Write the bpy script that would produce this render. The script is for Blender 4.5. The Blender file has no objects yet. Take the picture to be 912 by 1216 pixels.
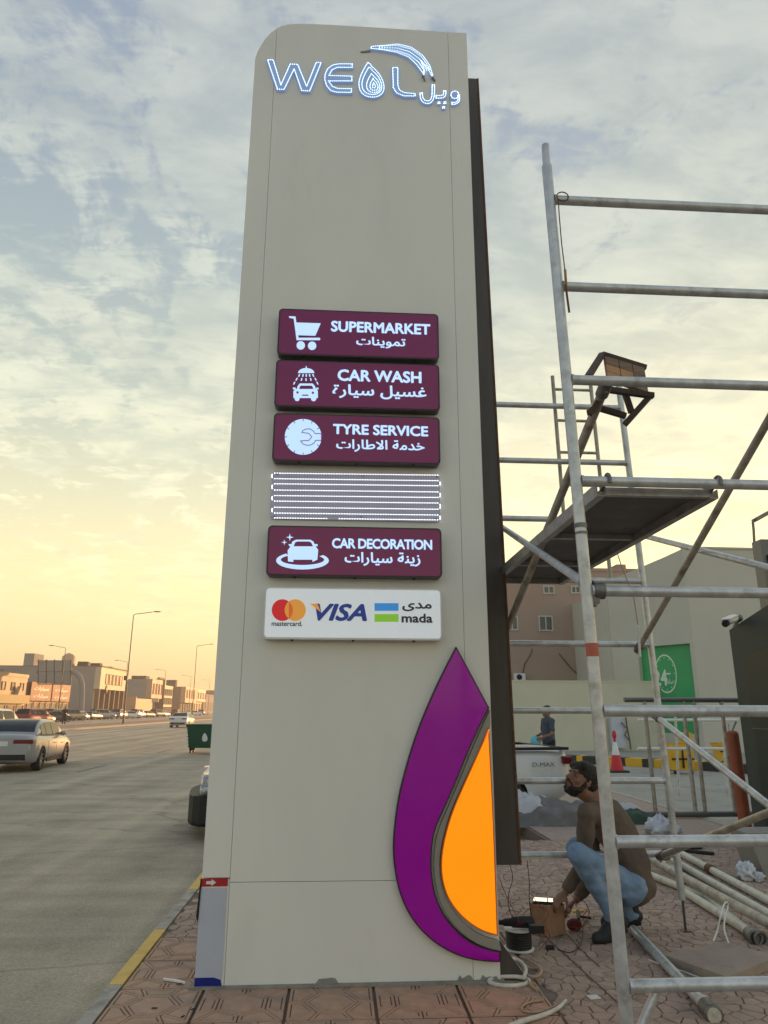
import bpy, bmesh, math, random
from mathutils import Vector, Matrix, Euler, noise
random.seed(7)
S = bpy.context.scene
COL = S.collection
PI = math.pi

# ------------------------------------------------------------------ camera
F_PX, CX, CY = 845.0, 456.0, 608.0           # focal length and centre in photo pixels
CAM_R = (Matrix.Rotation(math.radians(-3.55), 3, 'Z') @ Matrix.Rotation(PI/2 + math.radians(15.55), 3, 'X')
         @ Matrix.Rotation(math.radians(.17), 3, 'Z'))
CAM_O = Vector((0, 0, 1.5))
cam = bpy.data.cameras.new('camera'); camo = bpy.data.objects.new('camera', cam); COL.objects.link(camo)
camo.matrix_world = Matrix.Translation(CAM_O) @ CAM_R.to_4x4()
cam.sensor_fit = 'VERTICAL'; cam.sensor_height = 24; cam.lens = F_PX/1216*24
cam.clip_start = .05; cam.clip_end = 3000
S.camera = camo

# ------------------------------------------------------------------ sun and sky
SUN_AZ, SUN_EL = math.radians(30), math.radians(6)     # azimuth to the right of the street's direction (+Y)
sun = bpy.data.lights.new('sun', 'SUN'); suno = bpy.data.objects.new('sun', sun); COL.objects.link(suno)
sd = Vector((math.sin(SUN_AZ)*math.cos(SUN_EL), math.cos(SUN_AZ)*math.cos(SUN_EL), math.sin(SUN_EL)))
suno.rotation_euler = sd.to_track_quat('Z', 'Y').to_euler(); suno.location = (0, 0, 30)
sun.energy = 3.2; sun.angle = math.radians(3.0); sun.color = (1, .50, .20)
S.view_settings.view_transform = 'Standard'; S.view_settings.look = 'None'
S.view_settings.exposure = 0.85; S.view_settings.gamma = 1
W = bpy.data.worlds.new('World'); S.world = W; W.use_nodes = True

def build_sky():
    nt = W.node_tree; nt.nodes.clear(); N = nt.nodes.new; L = nt.links.new
    out = N('ShaderNodeOutputWorld'); bg = N('ShaderNodeBackground'); L(bg.outputs[0], out.inputs[0])
    bg.inputs[1].default_value = .1
    sky = N('ShaderNodeTexSky'); sky.sky_type = 'NISHITA'; sky.sun_disc = False
    sky.sun_elevation = SUN_EL; sky.sun_rotation = SUN_AZ; sky.dust_density = 4; sky.air_density = 1.2; sky.altitude = 600
    tc = N('ShaderNodeTexCoord'); sep = N('ShaderNodeSeparateXYZ'); L(tc.outputs['Generated'], sep.inputs[0])
    def math_(op, a, b=None, clamp=False):
        n = N('ShaderNodeMath'); n.operation = op; n.use_clamp = clamp
        for i, q in enumerate((a, b)):
            if q is None: continue
            if isinstance(q, (int, float)): n.inputs[i].default_value = q
            else: L(q, n.inputs[i])
        return n.outputs[0]
    def ramp(src, stops, interp='EASE'):
        r = N('ShaderNodeValToRGB'); r.color_ramp.interpolation = interp
        e = r.color_ramp.elements
        while len(e) < len(stops): e.new(.5)
        for q, (p, c) in zip(e, stops): q.position = p; q.color = (*c, 1) if len(c) == 3 else c
        L(src, r.inputs[0]); return r.outputs[0]
    def mix(f, a, b, typ='MIX'):
        m = N('ShaderNodeMix'); m.data_type = 'RGBA'; m.blend_type = typ
        for i, q in ((0, f), (6, a), (7, b)):
            if isinstance(q, (int, float)): m.inputs[i].default_value = q
            elif isinstance(q, tuple): m.inputs[i].default_value = (*q, 1)
            else: L(q, m.inputs[i])
        return m.outputs[2]
    z = sep.outputs[2]
    # colours of a hazy evening sky by height (values are what the background, at strength .1, multiplies)
    base = ramp(z, [(0, (6.5, 4.2, 2.15)), (.05, (6.8, 4.75, 2.4)), (.10, (7.2, 5.6, 2.9)), (.17, (7.3, 6.2, 3.3)), (.28, (5.6, 5.3, 3.6)),
                    (.39, (3.9, 4.2, 3.55)), (.53, (2.85, 3.3, 3.3)), (.68, (2.3, 2.7, 3.2)), (.85, (2.15, 2.5, 3.1))], 'LINEAR')
    blue = mix(.2, base, sky.outputs[0])
    # clouds: the direction is projected on a flat layer so that they foreshorten towards the horizon
    d = math_('ADD', math_('MAXIMUM', z, 0.0), .13)
    px = math_('DIVIDE', sep.outputs[0], d); py = math_('DIVIDE', sep.outputs[1], d)
    cmb = N('ShaderNodeCombineXYZ'); L(px, cmb.inputs[0]); L(py, cmb.inputs[1])
    def fbm(scale, det, rough, off, dist=0.0, sx=1.0, sy=1.0, rot=0.0):
        mp = N('ShaderNodeMapping'); mp.inputs['Location'].default_value = off; mp.inputs['Scale'].default_value = (sx, sy, 1)
        mp.inputs['Rotation'].default_value = (0, 0, rot); L(cmb.outputs[0], mp.inputs[0])
        n = N('ShaderNodeTexNoise'); n.inputs['Scale'].default_value = scale; n.inputs['Detail'].default_value = det
        n.inputs['Roughness'].default_value = rough; n.inputs['Distortion'].default_value = dist
        L(mp.outputs[0], n.inputs['Vector']); return n.outputs[0]
    big = fbm(1.3, 4, .5, (3.1, 1.7, 0))
    fine = fbm(7.0, 9, .62, (0, 5, 0), .35, 1.0, .62, .5)
    rip = fbm(26.0, 5, .6, (4, 2, 0), .6, .55, 1.3, -.35)
    s1 = math_('ADD', math_('MULTIPLY', big, .62), math_('MULTIPLY', fine, .95))
    s2 = math_('ADD', math_('ADD', s1, math_('MULTIPLY', rip, .34)), math_('MULTIPLY', sep.outputs[0], .22))
    mask = ramp(s2, [(.84, (0, 0, 0)), (1.13, (1, 1, 1))], 'EASE')
    fade = ramp(z, [(.04, (0, 0, 0)), (.22, (1, 1, 1))], 'LINEAR')
    mk = math_('MULTIPLY', mask, fade)
    cloud = ramp(z, [(0, (6.4, 4.3, 2.3)), (.14, (7.6, 6.3, 3.6)), (.28, (6.6, 6.2, 4.4)), (.39, (5.3, 5.25, 4.1)), (.53, (4.2, 4.4, 3.85)), (.68, (3.55, 3.75, 3.5)), (.85, (3.6, 3.75, 3.6))], 'LINEAR')
    shade = ramp(fbm(6.0, 8, .62, (9, 9, 0), .3, .7, 1.2, -.4), [(.33, (.74, .78, .83)), (.66, (1.06, 1.05, 1.03))])
    cl = mix(1.0, cloud, shade, 'MULTIPLY')
    c = mix(math_('MULTIPLY', mk, .78), blue, cl)
    # the side away from the sun is dimmer
    dot = N('ShaderNodeVectorMath'); dot.operation = 'DOT_PRODUCT'; L(tc.outputs['Generated'], dot.inputs[0]); dot.inputs[1].default_value = sd
    side = ramp(math_('MULTIPLY', math_('ADD', dot.outputs['Value'], 1), .5),
                [(0, (.74, .86, 1.08)), (.45, (.80, .88, 1.02)), (.7, (.95, .97, .99)), (.93, (1.02, 1.02, 1.0)), (1, (1.08, 1.05, .98))], 'LINEAR')
    c = mix(1.0, c, side, 'MULTIPLY')
    L(c, bg.inputs[0])
build_sky()

# ------------------------------------------------------------------ helpers
def ray(x, y): return CAM_R @ Vector(((x-CX)/F_PX, -(y-CY)/F_PX, -1))
def atY(x, y, Y): d = ray(x, y); return CAM_O + d*(Y/d.y)
def atZ(x, y, z=0): d = ray(x, y); return CAM_O + d*((z-CAM_O.z)/d.z)
def atX(x, y, X): d = ray(x, y); return CAM_O + d*(X/d.x)

class MB:
    def __init__(s): s.v = []; s.f = []; s.sm = []; s.mi = []; s.m = 0
    def add(s, vs, fs, smooth=False):
        o = len(s.v); s.v += [tuple(q) for q in vs]
        for f in fs: s.f.append([i+o for i in f]); s.sm.append(smooth); s.mi.append(s.m)
        return s
    def box(s, a, b):
        x0, y0, z0 = (min(a[i], b[i]) for i in range(3)); x1, y1, z1 = (max(a[i], b[i]) for i in range(3))
        return s.add([(x0,y0,z0),(x1,y0,z0),(x1,y1,z0),(x0,y1,z0),(x0,y0,z1),(x1,y0,z1),(x1,y1,z1),(x0,y1,z1)],
                     [(0,3,2,1),(4,5,6,7),(0,1,5,4),(1,2,6,5),(2,3,7,6),(3,0,4,7)])
    def obox(s, c, size, R=None):
        R = R or Matrix.Identity(3); c = Vector(c); h = Vector(size)/2
        vs = [c + R @ Vector((sx*h.x, sy*h.y, sz*h.z)) for sz in (-1,1) for sx, sy in ((-1,-1),(1,-1),(1,1),(-1,1))]
        return s.add(vs, [(0,3,2,1),(4,5,6,7),(0,1,5,4),(1,2,6,5),(2,3,7,6),(3,0,4,7)])
    def bar(s, p, q, w, h, up=(0,0,1)):
        p = Vector(p); q = Vector(q); d = (q-p).normalized(); u = Vector(up)
        if abs(d.dot(u)) > .95: u = Vector((0, 1, 0))
        sx = d.cross(u).normalized(); uz = sx.cross(d)
        R = Matrix((sx, d, uz)).transposed()
        return s.obox((p+q)/2, (w, (q-p).length, h), R)
    def rings(s, rs, caps=True, smooth=True, closed=False):
        n = len(rs[0]); vs = [p for r in rs for p in r]; fs = []
        m = len(rs)
        for i in range(m if closed else m-1):
            a = i*n; b = ((i+1) % m)*n
            for j in range(n): fs.append((a+j, a+(j+1) % n, b+(j+1) % n, b+j))
        s.add(vs, fs, smooth)
        if caps and not closed:
            s.add(rs[0], [tuple(range(n))[::-1]]); s.add(rs[-1], [tuple(range(n))])
        return s
    def tube(s, p, q, r, r2=None, n=12, caps=True): return s.path([p, q], r, n, r2, caps)
    def path(s, pts, r, n=8, r2=None, caps=True, closed=False):
        pts = [Vector(p) for p in pts]; rs = []; prev = None; m = len(pts)
        for i, p in enumerate(pts):
            if closed: d = pts[(i+1) % m] - pts[i-1]
            else: d = (pts[min(i+1, m-1)] - pts[max(i-1, 0)])
            d = d.normalized() if d.length > 1e-9 else Vector((0, 0, 1))
            if prev is None:
                a = Vector((0, 0, 1)) if abs(d.z) < .9 else Vector((1, 0, 0)); u = d.cross(a).normalized()
            else:
                u = prev - d*prev.dot(d); u = u.normalized() if u.length > 1e-6 else d.orthogonal().normalized()
            prev = u; w = d.cross(u)
            rr = r[i] if isinstance(r, (list, tuple)) else (r if r2 is None else r + (r2-r)*i/(m-1))
            rs.append([p + (u*math.cos(t*2*PI/n) + w*math.sin(t*2*PI/n))*rr for t in range(n)])
        return s.rings(rs, caps, True, closed)
    def ell(s, c, r, n=16, m=10, R=None):
        c = Vector(c); r = (r, r, r) if isinstance(r, (int, float)) else r; R = R or Matrix.Identity(3); vs = []; fs = []
        for i in range(1, m):
            t = PI*i/m
            for j in range(n):
                a = 2*PI*j/n; vs.append(c + R @ Vector((r[0]*math.sin(t)*math.cos(a), r[1]*math.sin(t)*math.sin(a), r[2]*math.cos(t))))
        vs += [c + R @ Vector((0, 0, r[2])), c - R @ Vector((0, 0, r[2]))]; T = len(vs)-2
        for i in range(m-2):
            for j in range(n): fs.append((i*n+j, (i+1)*n+j, (i+1)*n+(j+1) % n, i*n+(j+1) % n))
        for j in range(n): fs.append((T, j, (j+1) % n)); fs.append((T+1, (m-2)*n+(j+1) % n, (m-2)*n+j))
        return s.add(vs, fs, True)
    def cap(s, p, q, r, r2, n=14):                       # tapered capsule
        p = Vector(p); q = Vector(q); s.tube(p, q, r, r2, n); s.ell(p, r, n, 8); s.ell(q, r2, n, 8); return s
    def lathe(s, prof, c=(0,0,0), n=24, axis='Z', closed=False):
        rs = []
        for r, h in prof:
            ring = []
            for j in range(n):
                a = 2*PI*j/n; x, y = r*math.cos(a), r*math.sin(a)
                p = (x, y, h) if axis == 'Z' else ((h, x, y) if axis == 'X' else (y, h, x))
                ring.append(Vector(c) + Vector(p))
            rs.append(ring)
        return s.rings(rs, not closed, True, closed)
    def prism(s, poly, z0, z1, fn=None, smooth=False):   # polygon (u,v) extruded in w; fn maps (u,v,w) to a point
        fn = fn or (lambda u, v, w: (u, v, w)); n = len(poly)
        ar = sum(poly[i][0]*poly[(i+1) % n][1]-poly[(i+1) % n][0]*poly[i][1] for i in range(n))
        if ar < 0: poly = poly[::-1]
        a = [fn(u, v, z0) for u, v in poly]; b = [fn(u, v, z1) for u, v in poly]
        s.add(a, [tuple(range(n))[::-1]]); s.add(b, [tuple(range(n))])
        s.add(a+b, [(i, (i+1) % n, n+(i+1) % n, n+i) for i in range(n)], smooth); return s
    def quad(s, a, b, c, d): return s.add([a, b, c, d], [(0, 1, 2, 3)])
    def mesh(s, name, mats):
        me = bpy.data.meshes.new(name); me.from_pydata(s.v, [], s.f)
        me.polygons.foreach_set('use_smooth', s.sm); me.polygons.foreach_set('material_index', s.mi)
        for m in (mats if isinstance(mats, (list, tuple)) else [mats]): me.materials.append(m)
        me.update(); return me
    def fix(s, me):
        bm = bmesh.new(); bm.from_mesh(me); bmesh.ops.recalc_face_normals(bm, faces=bm.faces); bm.to_mesh(me); bm.free(); return me

def obj(name, mb, mat, parent=None, fix=True):
    me = mb if isinstance(mb, bpy.types.Mesh) else mb.mesh(name, mat)
    if fix and isinstance(mb, MB): mb.fix(me)
    o = bpy.data.objects.new(name, me); COL.objects.link(o)
    if parent is not None:
        o.parent = parent
        if parent.type == 'EMPTY': o.location = -parent.location
    return o
def tag(o, label, cat, group=None):
    o['label'] = label; o['category'] = cat
    if group: o['group'] = group
    return o
def thing(name, label, cat, loc=(0,0,0), group=None):
    o = bpy.data.objects.new(name, None); COL.objects.link(o); o.location = loc; o.empty_display_size = .1
    return tag(o, label, cat, group)
def struct(name, mb, mat, parent=None):
    o = obj(name, mb, mat, parent); o['kind'] = 'structure'; return o
def copy_tree(o, parent=None):
    c = o.copy(); COL.objects.link(c)
    if parent is not None: c.parent = parent
    for ch in list(o.children): copy_tree(ch, c)
    return c
def dup(o, label, loc, rz=0, group=None):
    c = copy_tree(o); c.location = loc; c.rotation_euler = (0, 0, rz); c['label'] = label
    if group: c['group'] = group
    return c
def baked(o):                                            # evaluate the modifiers of o into a plain mesh
    dg = bpy.context.evaluated_depsgraph_get(); dg.update()
    me = bpy.data.meshes.new_from_object(o.evaluated_get(dg)); old = o.data
    o.modifiers.clear(); o.data = me; return o
def remesh(o, vox, smooth=6, fac=.5):
    m = o.modifiers.new('r', 'REMESH'); m.mode = 'VOXEL'; m.voxel_size = vox; m.use_smooth_shade = True
    if smooth: k = o.modifiers.new('s', 'SMOOTH'); k.iterations = smooth; k.factor = fac
    mats = list(o.data.materials); baked(o)
    if not len(o.data.materials):
        for q in mats: o.data.materials.append(q)
    return o
def bevel(o, w=.01, seg=2):
    m = o.modifiers.new('b', 'BEVEL'); m.width = w; m.segments = seg; m.limit_method = 'ANGLE'; m.angle_limit = .6
    return o

# ------------------------------------------------------------------ materials
def mat(name, col, rough=.6, metal=0., var=.12, scale=4., bump=0., bscale=None, emit=None, es=1., col2=None, stretch=(1,1,1), coat=0., spec=.5, detail=6, dirt=None):
    m = bpy.data.materials.new(name); m.use_nodes = True; nt = m.node_tree; N = nt.nodes.new; L = nt.links.new
    b = nt.nodes['Principled BSDF']; b.inputs['Base Color'].default_value = (*col, 1)
    b.inputs['Roughness'].default_value = rough; b.inputs['Metallic'].default_value = metal
    b.inputs['Coat Weight'].default_value = coat; b.inputs['Specular IOR Level'].default_value = spec
    tc = N('ShaderNodeTexCoord'); mp = N('ShaderNodeMapping'); mp.inputs['Scale'].default_value = stretch; L(tc.outputs['Object'], mp.inputs[0])
    if var or col2:
        n = N('ShaderNodeTexNoise'); n.inputs['Scale'].default_value = scale; n.inputs['Detail'].default_value = detail; n.inputs['Roughness'].default_value = .6
        L(mp.outputs[0], n.inputs['Vector'])
        r = N('ShaderNodeValToRGB'); e = r.color_ramp.elements; e[0].position = .3; e[1].position = .7
        lo = col2 if col2 else tuple(c*(1-var) for c in col); hi = col if col2 else tuple(min(1, c*(1+var)) for c in col)
        e[0].color = (*lo, 1); e[1].color = (*hi, 1); L(n.outputs[0], r.inputs[0]); src = r.outputs[0]
        if dirt:                                         # (colour, scale, threshold, amount)
            d = N('ShaderNodeTexNoise'); d.inputs['Scale'].default_value = dirt[1]; d.inputs['Detail'].default_value = 8; d.inputs['Roughness'].default_value = .7
            L(mp.outputs[0], d.inputs['Vector']); rr = N('ShaderNodeValToRGB'); rr.color_ramp.elements[0].position = dirt[2]; rr.color_ramp.elements[1].position = dirt[2]+.15
            rr.color_ramp.elements[1].color = (dirt[3], dirt[3], dirt[3], 1)
            L(d.outputs[0], rr.inputs[0]); mx = N('ShaderNodeMix'); mx.data_type = 'RGBA'; L(rr.outputs[0], mx.inputs[0]); L(src, mx.inputs[6]); mx.inputs[7].default_value = (*dirt[0], 1); src = mx.outputs[2]
        L(src, b.inputs['Base Color'])
        rm = N('ShaderNodeMapRange'); rm.inputs[3].default_value = max(0, rough-.08); rm.inputs[4].default_value = min(1, rough+.1); L(n.outputs[0], rm.inputs[0]); L(rm.outputs[0], b.inputs['Roughness'])
    if bump:
        n2 = N('ShaderNodeTexNoise'); n2.inputs['Scale'].default_value = bscale or scale*6; n2.inputs['Detail'].default_value = 5; L(mp.outputs[0], n2.inputs['Vector'])
        bp = N('ShaderNodeBump'); bp.inputs['Strength'].default_value = min(1, bump); bp.inputs['Distance'].default_value = .01; L(n2.outputs[0], bp.inputs['Height']); L(bp.outputs[0], b.inputs['Normal'])
    if emit: b.inputs['Emission Color'].default_value = (*emit, 1); b.inputs['Emission Strength'].default_value = es
    return m
M = dict(
 panel=mat('cladding', (.77,.76,.71), .36, var=.04, scale=1.6, dirt=((.66,.64,.59), 3.0, .56, .35), bump=.12, bscale=1.3, stretch=(1,1,.35)),
 panel_edge=mat('cladding_edge', (.25,.25,.24), .5),
 joint=mat('dark_joint', (.16,.16,.15), .8),
 oxide=mat('brown_primer_steel', (.07,.058,.052), .45, var=.3, scale=5, stretch=(1,1,.25), dirt=((.13,.09,.07), 9, .66, .5)),
 galv=mat('galvanised_tube', (.56,.575,.59), .36, .45, var=.2, scale=14, bump=.15, bscale=60, dirt=((.24,.215,.18), 9, .53, .6)),
 galv_warm=mat('weathered_tube', (.42,.39,.33), .5, .35, var=.25, scale=14, bump=.15, bscale=60, dirt=((.2,.16,.12), 8, .5, .7)),
 cream=mat('cream_pipe', (.60,.565,.47), .5, .1, var=.12, scale=14, dirt=((.25,.2,.14), 10, .55, .7)),
 tape=mat('red_tape', (.5,.12,.07), .6, dirt=((.3,.1,.07), 12, .5, .6)),
 rust=mat('rusty_steel', (.16,.075,.04), .8, .2, var=.4, scale=20, bump=.3),
 coupler=mat('coupler_steel', (.2,.19,.18), .5, .7, var=.3, scale=30),
 wood=mat('brown_plank', (.2,.125,.08), .8, var=.3, scale=8, stretch=(1,1,6), bump=.3),
 wood2=mat('orange_plank', (.42,.22,.1), .8, var=.2, scale=8, bump=.3),
 wood3=mat('dark_timber', (.075,.05,.038), .8, var=.3, scale=9, bump=.3),
 plate=mat('platform_plate', (.12,.115,.11), .6, .3, var=.25, scale=5, bump=.2, dirt=((.22,.19,.16), 5, .55, .5)),
 alu=mat('platform_rail', (.4,.39,.37), .4, .6, var=.2, scale=12, dirt=((.2,.17,.14), 8, .5, .6)),
 black=mat('black_plastic', (.018,.018,.02), .55, var=.2, spec=.3),
 rubber=mat('rubber', (.02,.02,.02), .8, var=.3, scale=30),
 white=mat('white_plastic', (.7,.69,.66), .5, var=.05, dirt=((.45,.42,.36), 15, .6, .6)),
 hose=mat('dirty_white_hose', (.6,.57,.5), .6, var=.15, scale=20),
 rope=mat('tan_rope', (.4,.28,.19), .8, var=.2, scale=20),
 wire=mat('red_wire', (.25,.03,.025), .5, var=0), wire2=mat('black_wire', (.02,.018,.018), .5, var=0), wire3=mat('pink_wire', (.5,.15,.2), .5, var=0),
 carton=mat('cardboard', (.33,.19,.11), .85, var=.15, scale=12),
 maroon=mat('maroon_lightbox_face', (.065,.006,.028), .22, var=.04, scale=2, emit=(.12,.004,.055), es=.30, spec=.5),
 maroon2=mat('maroon_print', (.1,.01,.045), .3, var=0, emit=(.09,.008,.035), es=.5),
 bronze=mat('dark_frame', (.035,.028,.03), .35, .3, var=.1),
 lit=mat('lit_white_print', (.5,.56,.62), .4, var=0, emit=(.40,.62,1.0), es=.52),
 litface=mat('white_lit_face', (.62,.63,.63), .25, var=.02, emit=(.75,.83,.9), es=.2),
 purple=mat('purple_acrylic', (.10,.003,.11), .1, var=.1, scale=2, emit=(.17,.0,.15), es=.34, dirt=((.06,.002,.07), 3, .55, .8)),
 orange=mat('orange_acrylic', (.8,.25,.01), .2, var=.02, emit=(1,.20,.0), es=.62),
 tray=mat('blue_lit_tray', (.22,.27,.40), .5, var=.1, emit=(.16,.26,.5), es=.34),
 ledboard=mat('led_backing', (.36,.36,.42), .5, var=.1, scale=6, emit=(.3,.3,.42), es=.10, dirt=((.35,.25,.15), 6, .63, .6)),
 led=mat('led_blue_white', (.9,.9,.9), .3, var=0, emit=(.66,.88,1.0), es=1.6), led2=mat('led_white', (.9,.9,.9), .3, var=0, emit=(.9,.92,1.0), es=2.2),
 ledw=mat('led_warm', (.9,.9,.9), .3, var=0, emit=(1,.86,.5), es=.9),
 film=mat('protective_film', (.50,.53,.62), .25, var=.04, scale=3), film_red=mat('film_red', (.45,.02,.03), .3, var=.05), film_blue=mat('film_blue', (.01,.02,.22), .3, var=.1),
 filmprint=mat('film_white_print', (.75,.75,.75), .4, var=0), filmgrey=mat('film_grey_print', (.22,.22,.26), .4, var=0),
 c_red=mat('red_disc', (.65,.01,.02), .3, var=0, emit=(.6,.01,.02), es=.2), c_yel=mat('amber_disc', (.8,.33,.05), .3, var=0, emit=(.8,.33,.05), es=.2), c_mid=mat('orange_lens', (.7,.14,.02), .3, var=0, emit=(.7,.14,.02), es=.2),
 c_navy=mat('navy_letters', (.01,.035,.22), .3, var=0, emit=(.01,.04,.3), es=.15), c_blue=mat('blue_bar', (.03,.24,.62), .3, var=0, emit=(.03,.24,.62), es=.25), c_grn=mat('green_bar', (.22,.5,.03), .3, var=0, emit=(.22,.5,.03), es=.25),
 c_blk=mat('black_letters', (.02,.02,.03), .3, var=0),
 concrete=mat('concrete', (.27,.255,.23), .85, var=.15, scale=5, bump=.3, bscale=50, dirt=((.15,.14,.125), 3, .55, .6)),
 kerb=mat('grey_kerb', (.42,.375,.31), .85, var=.15, scale=9, bump=.4, bscale=60, dirt=((.19,.18,.16), 6, .5, .7)),
 kyel=mat('yellow_kerb_paint', (.70,.46,.12), .75, var=.14, scale=9, bump=.4, bscale=60, dirt=((.40,.33,.22), 9, .57, .8)),
 kyel2=mat('bright_yellow_paint', (.72,.42,.02), .6, var=.1), kblk=mat('black_paint', (.03,.03,.03), .6, var=.2),
 glass=mat('dark_glass', (.02,.022,.025), .08, var=.05, spec=.2), chrome=mat('chrome', (.6,.6,.6), .2, 1, var=0),
 taillamp=mat('tail_lamp', (.16,.008,.012), .15, var=.05), headlamp=mat('head_lamp', (.5,.52,.55), .12, .2, var=.05),
 p_silver=mat('silver_paint', (.33,.33,.335), .32, .25, var=.02, coat=.6), p_white=mat('white_paint', (.66,.67,.66), .28, var=.02, coat=.5),
 p_dark=mat('dark_paint', (.03,.032,.038), .3, .3, var=.02, coat=.5), p_red=mat('red_paint', (.28,.015,.012), .3, .1, var=.02, coat=.5), p_grey=mat('grey_paint', (.14,.145,.15), .3, .4, var=.02, coat=.5),
 alloy=mat('alloy', (.35,.35,.35), .3, .8, var=0),
 binp=mat('green_bin_paint', (.008,.07,.035), .5, var=.15, scale=6), pole=mat('lamp_pole', (.11,.1,.09), .5, .4, var=.1),
 w_grey=mat('grey_render', (.30,.28,.26), .85, var=.06, scale=.4), w_tan=mat('tan_cladding', (.50,.34,.22), .6, var=.08, scale=.3), w_cream=mat('cream_cladding', (.6,.48,.34), .6, var=.08, scale=.3),
 w_brown=mat('brown_render', (.22,.145,.10), .8, var=.1, scale=.4), w_brick=mat('brick_red_board', (.15,.04,.022), .6, var=.1, scale=1), w_yel=mat('yellow_board', (.24,.2,.06), .6, var=.25, scale=1.5),
 glaze=mat('shop_glass', (.09,.085,.08), .12, var=.2, scale=.4, spec=.8), dkbox=mat('dark_rooftop', (.06,.055,.05), .8),
 pink=mat('pink_brown_render', (.38,.275,.22), .85, var=.05, scale=.6, bump=.1), creamwall=mat('cream_wall', (.60,.57,.44), .85, var=.06, scale=.7, dirt=((.42,.39,.3), 1.2, .6, .4)),
 beige=mat('beige_render', (.54,.52,.45), .85, var=.05, scale=.5, bump=.1, dirt=((.42,.40,.34), .8, .6, .4)), green=mat('green_vinyl', (.03,.36,.12), .45, var=.1, scale=1.5),
 gprint=mat('white_vinyl', (.68,.8,.68), .5, var=.0), frame=mat('window_frame', (.5,.48,.43), .5, var=.05), winglass=mat('window_glass', (.10,.11,.10), .15, var=.2, scale=2),
 kiosk=mat('dark_green_cladding', (.022,.034,.030), .45, .0, var=.1, scale=1.5, spec=.25), kiosk2=mat('grey_green_cladding', (.05,.062,.055), .6, .0, var=.1, scale=1.5, spec=.25), steel=mat('grey_steel', (.16,.165,.16), .45, .5, var=.1),
 orangepost=mat('orange_post_paint', (.33,.08,.035), .6, var=.2, scale=6), yplast=mat('yellow_plastic', (.7,.4,.015), .45, var=.1),
 cone=mat('cone_red', (.55,.015,.02), .5, var=.15), rag=mat('white_rag', (.6,.62,.68), .8, var=.1, scale=15), sheet=mat('white_sheet', (.55,.56,.6), .6, var=.08, scale=4), sacks=mat('grey_sack', (.17,.16,.155), .8, var=.3, scale=5, bump=.3), gcloth=mat('green_cloth', (.05,.085,.06), .9, var=.4, scale=9),
 skin=mat('skin', (.24,.12,.075), .5, var=.12, scale=25), hair=mat('black_hair', (.012,.009,.008), .65, var=.4, scale=60, bump=.6, bscale=160), lips=mat('lips', (.2,.07,.055), .5, var=0), eye=mat('eye', (.2,.17,.15), .25, var=0),
 shirt=mat('brown_shirt', (.135,.10,.078), .9, var=.12, scale=8, bump=.25, bscale=120), jeans=mat('blue_jeans', (.17,.26,.40), .85, var=.2, scale=9, bump=.25, bscale=150, dirt=((.3,.4,.52), 4, .52, .45)),
 shoe=mat('dark_shoe', (.02,.021,.022), .7, var=.4, scale=20, bump=.3), navy=mat('navy_cloth', (.06,.075,.11), .9, var=.1), cyan=mat('cyan_bag', (.1,.45,.55), .6, var=.1), dkcloth=mat('dark_cloth', (.015,.018,.025), .9),
 grout=mat('grout', (.19,.145,.115), .95, var=.2, scale=30), dust=mat('dust', (.26,.24,.205), .95, var=.25, scale=12, bump=.3),
)

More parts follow.
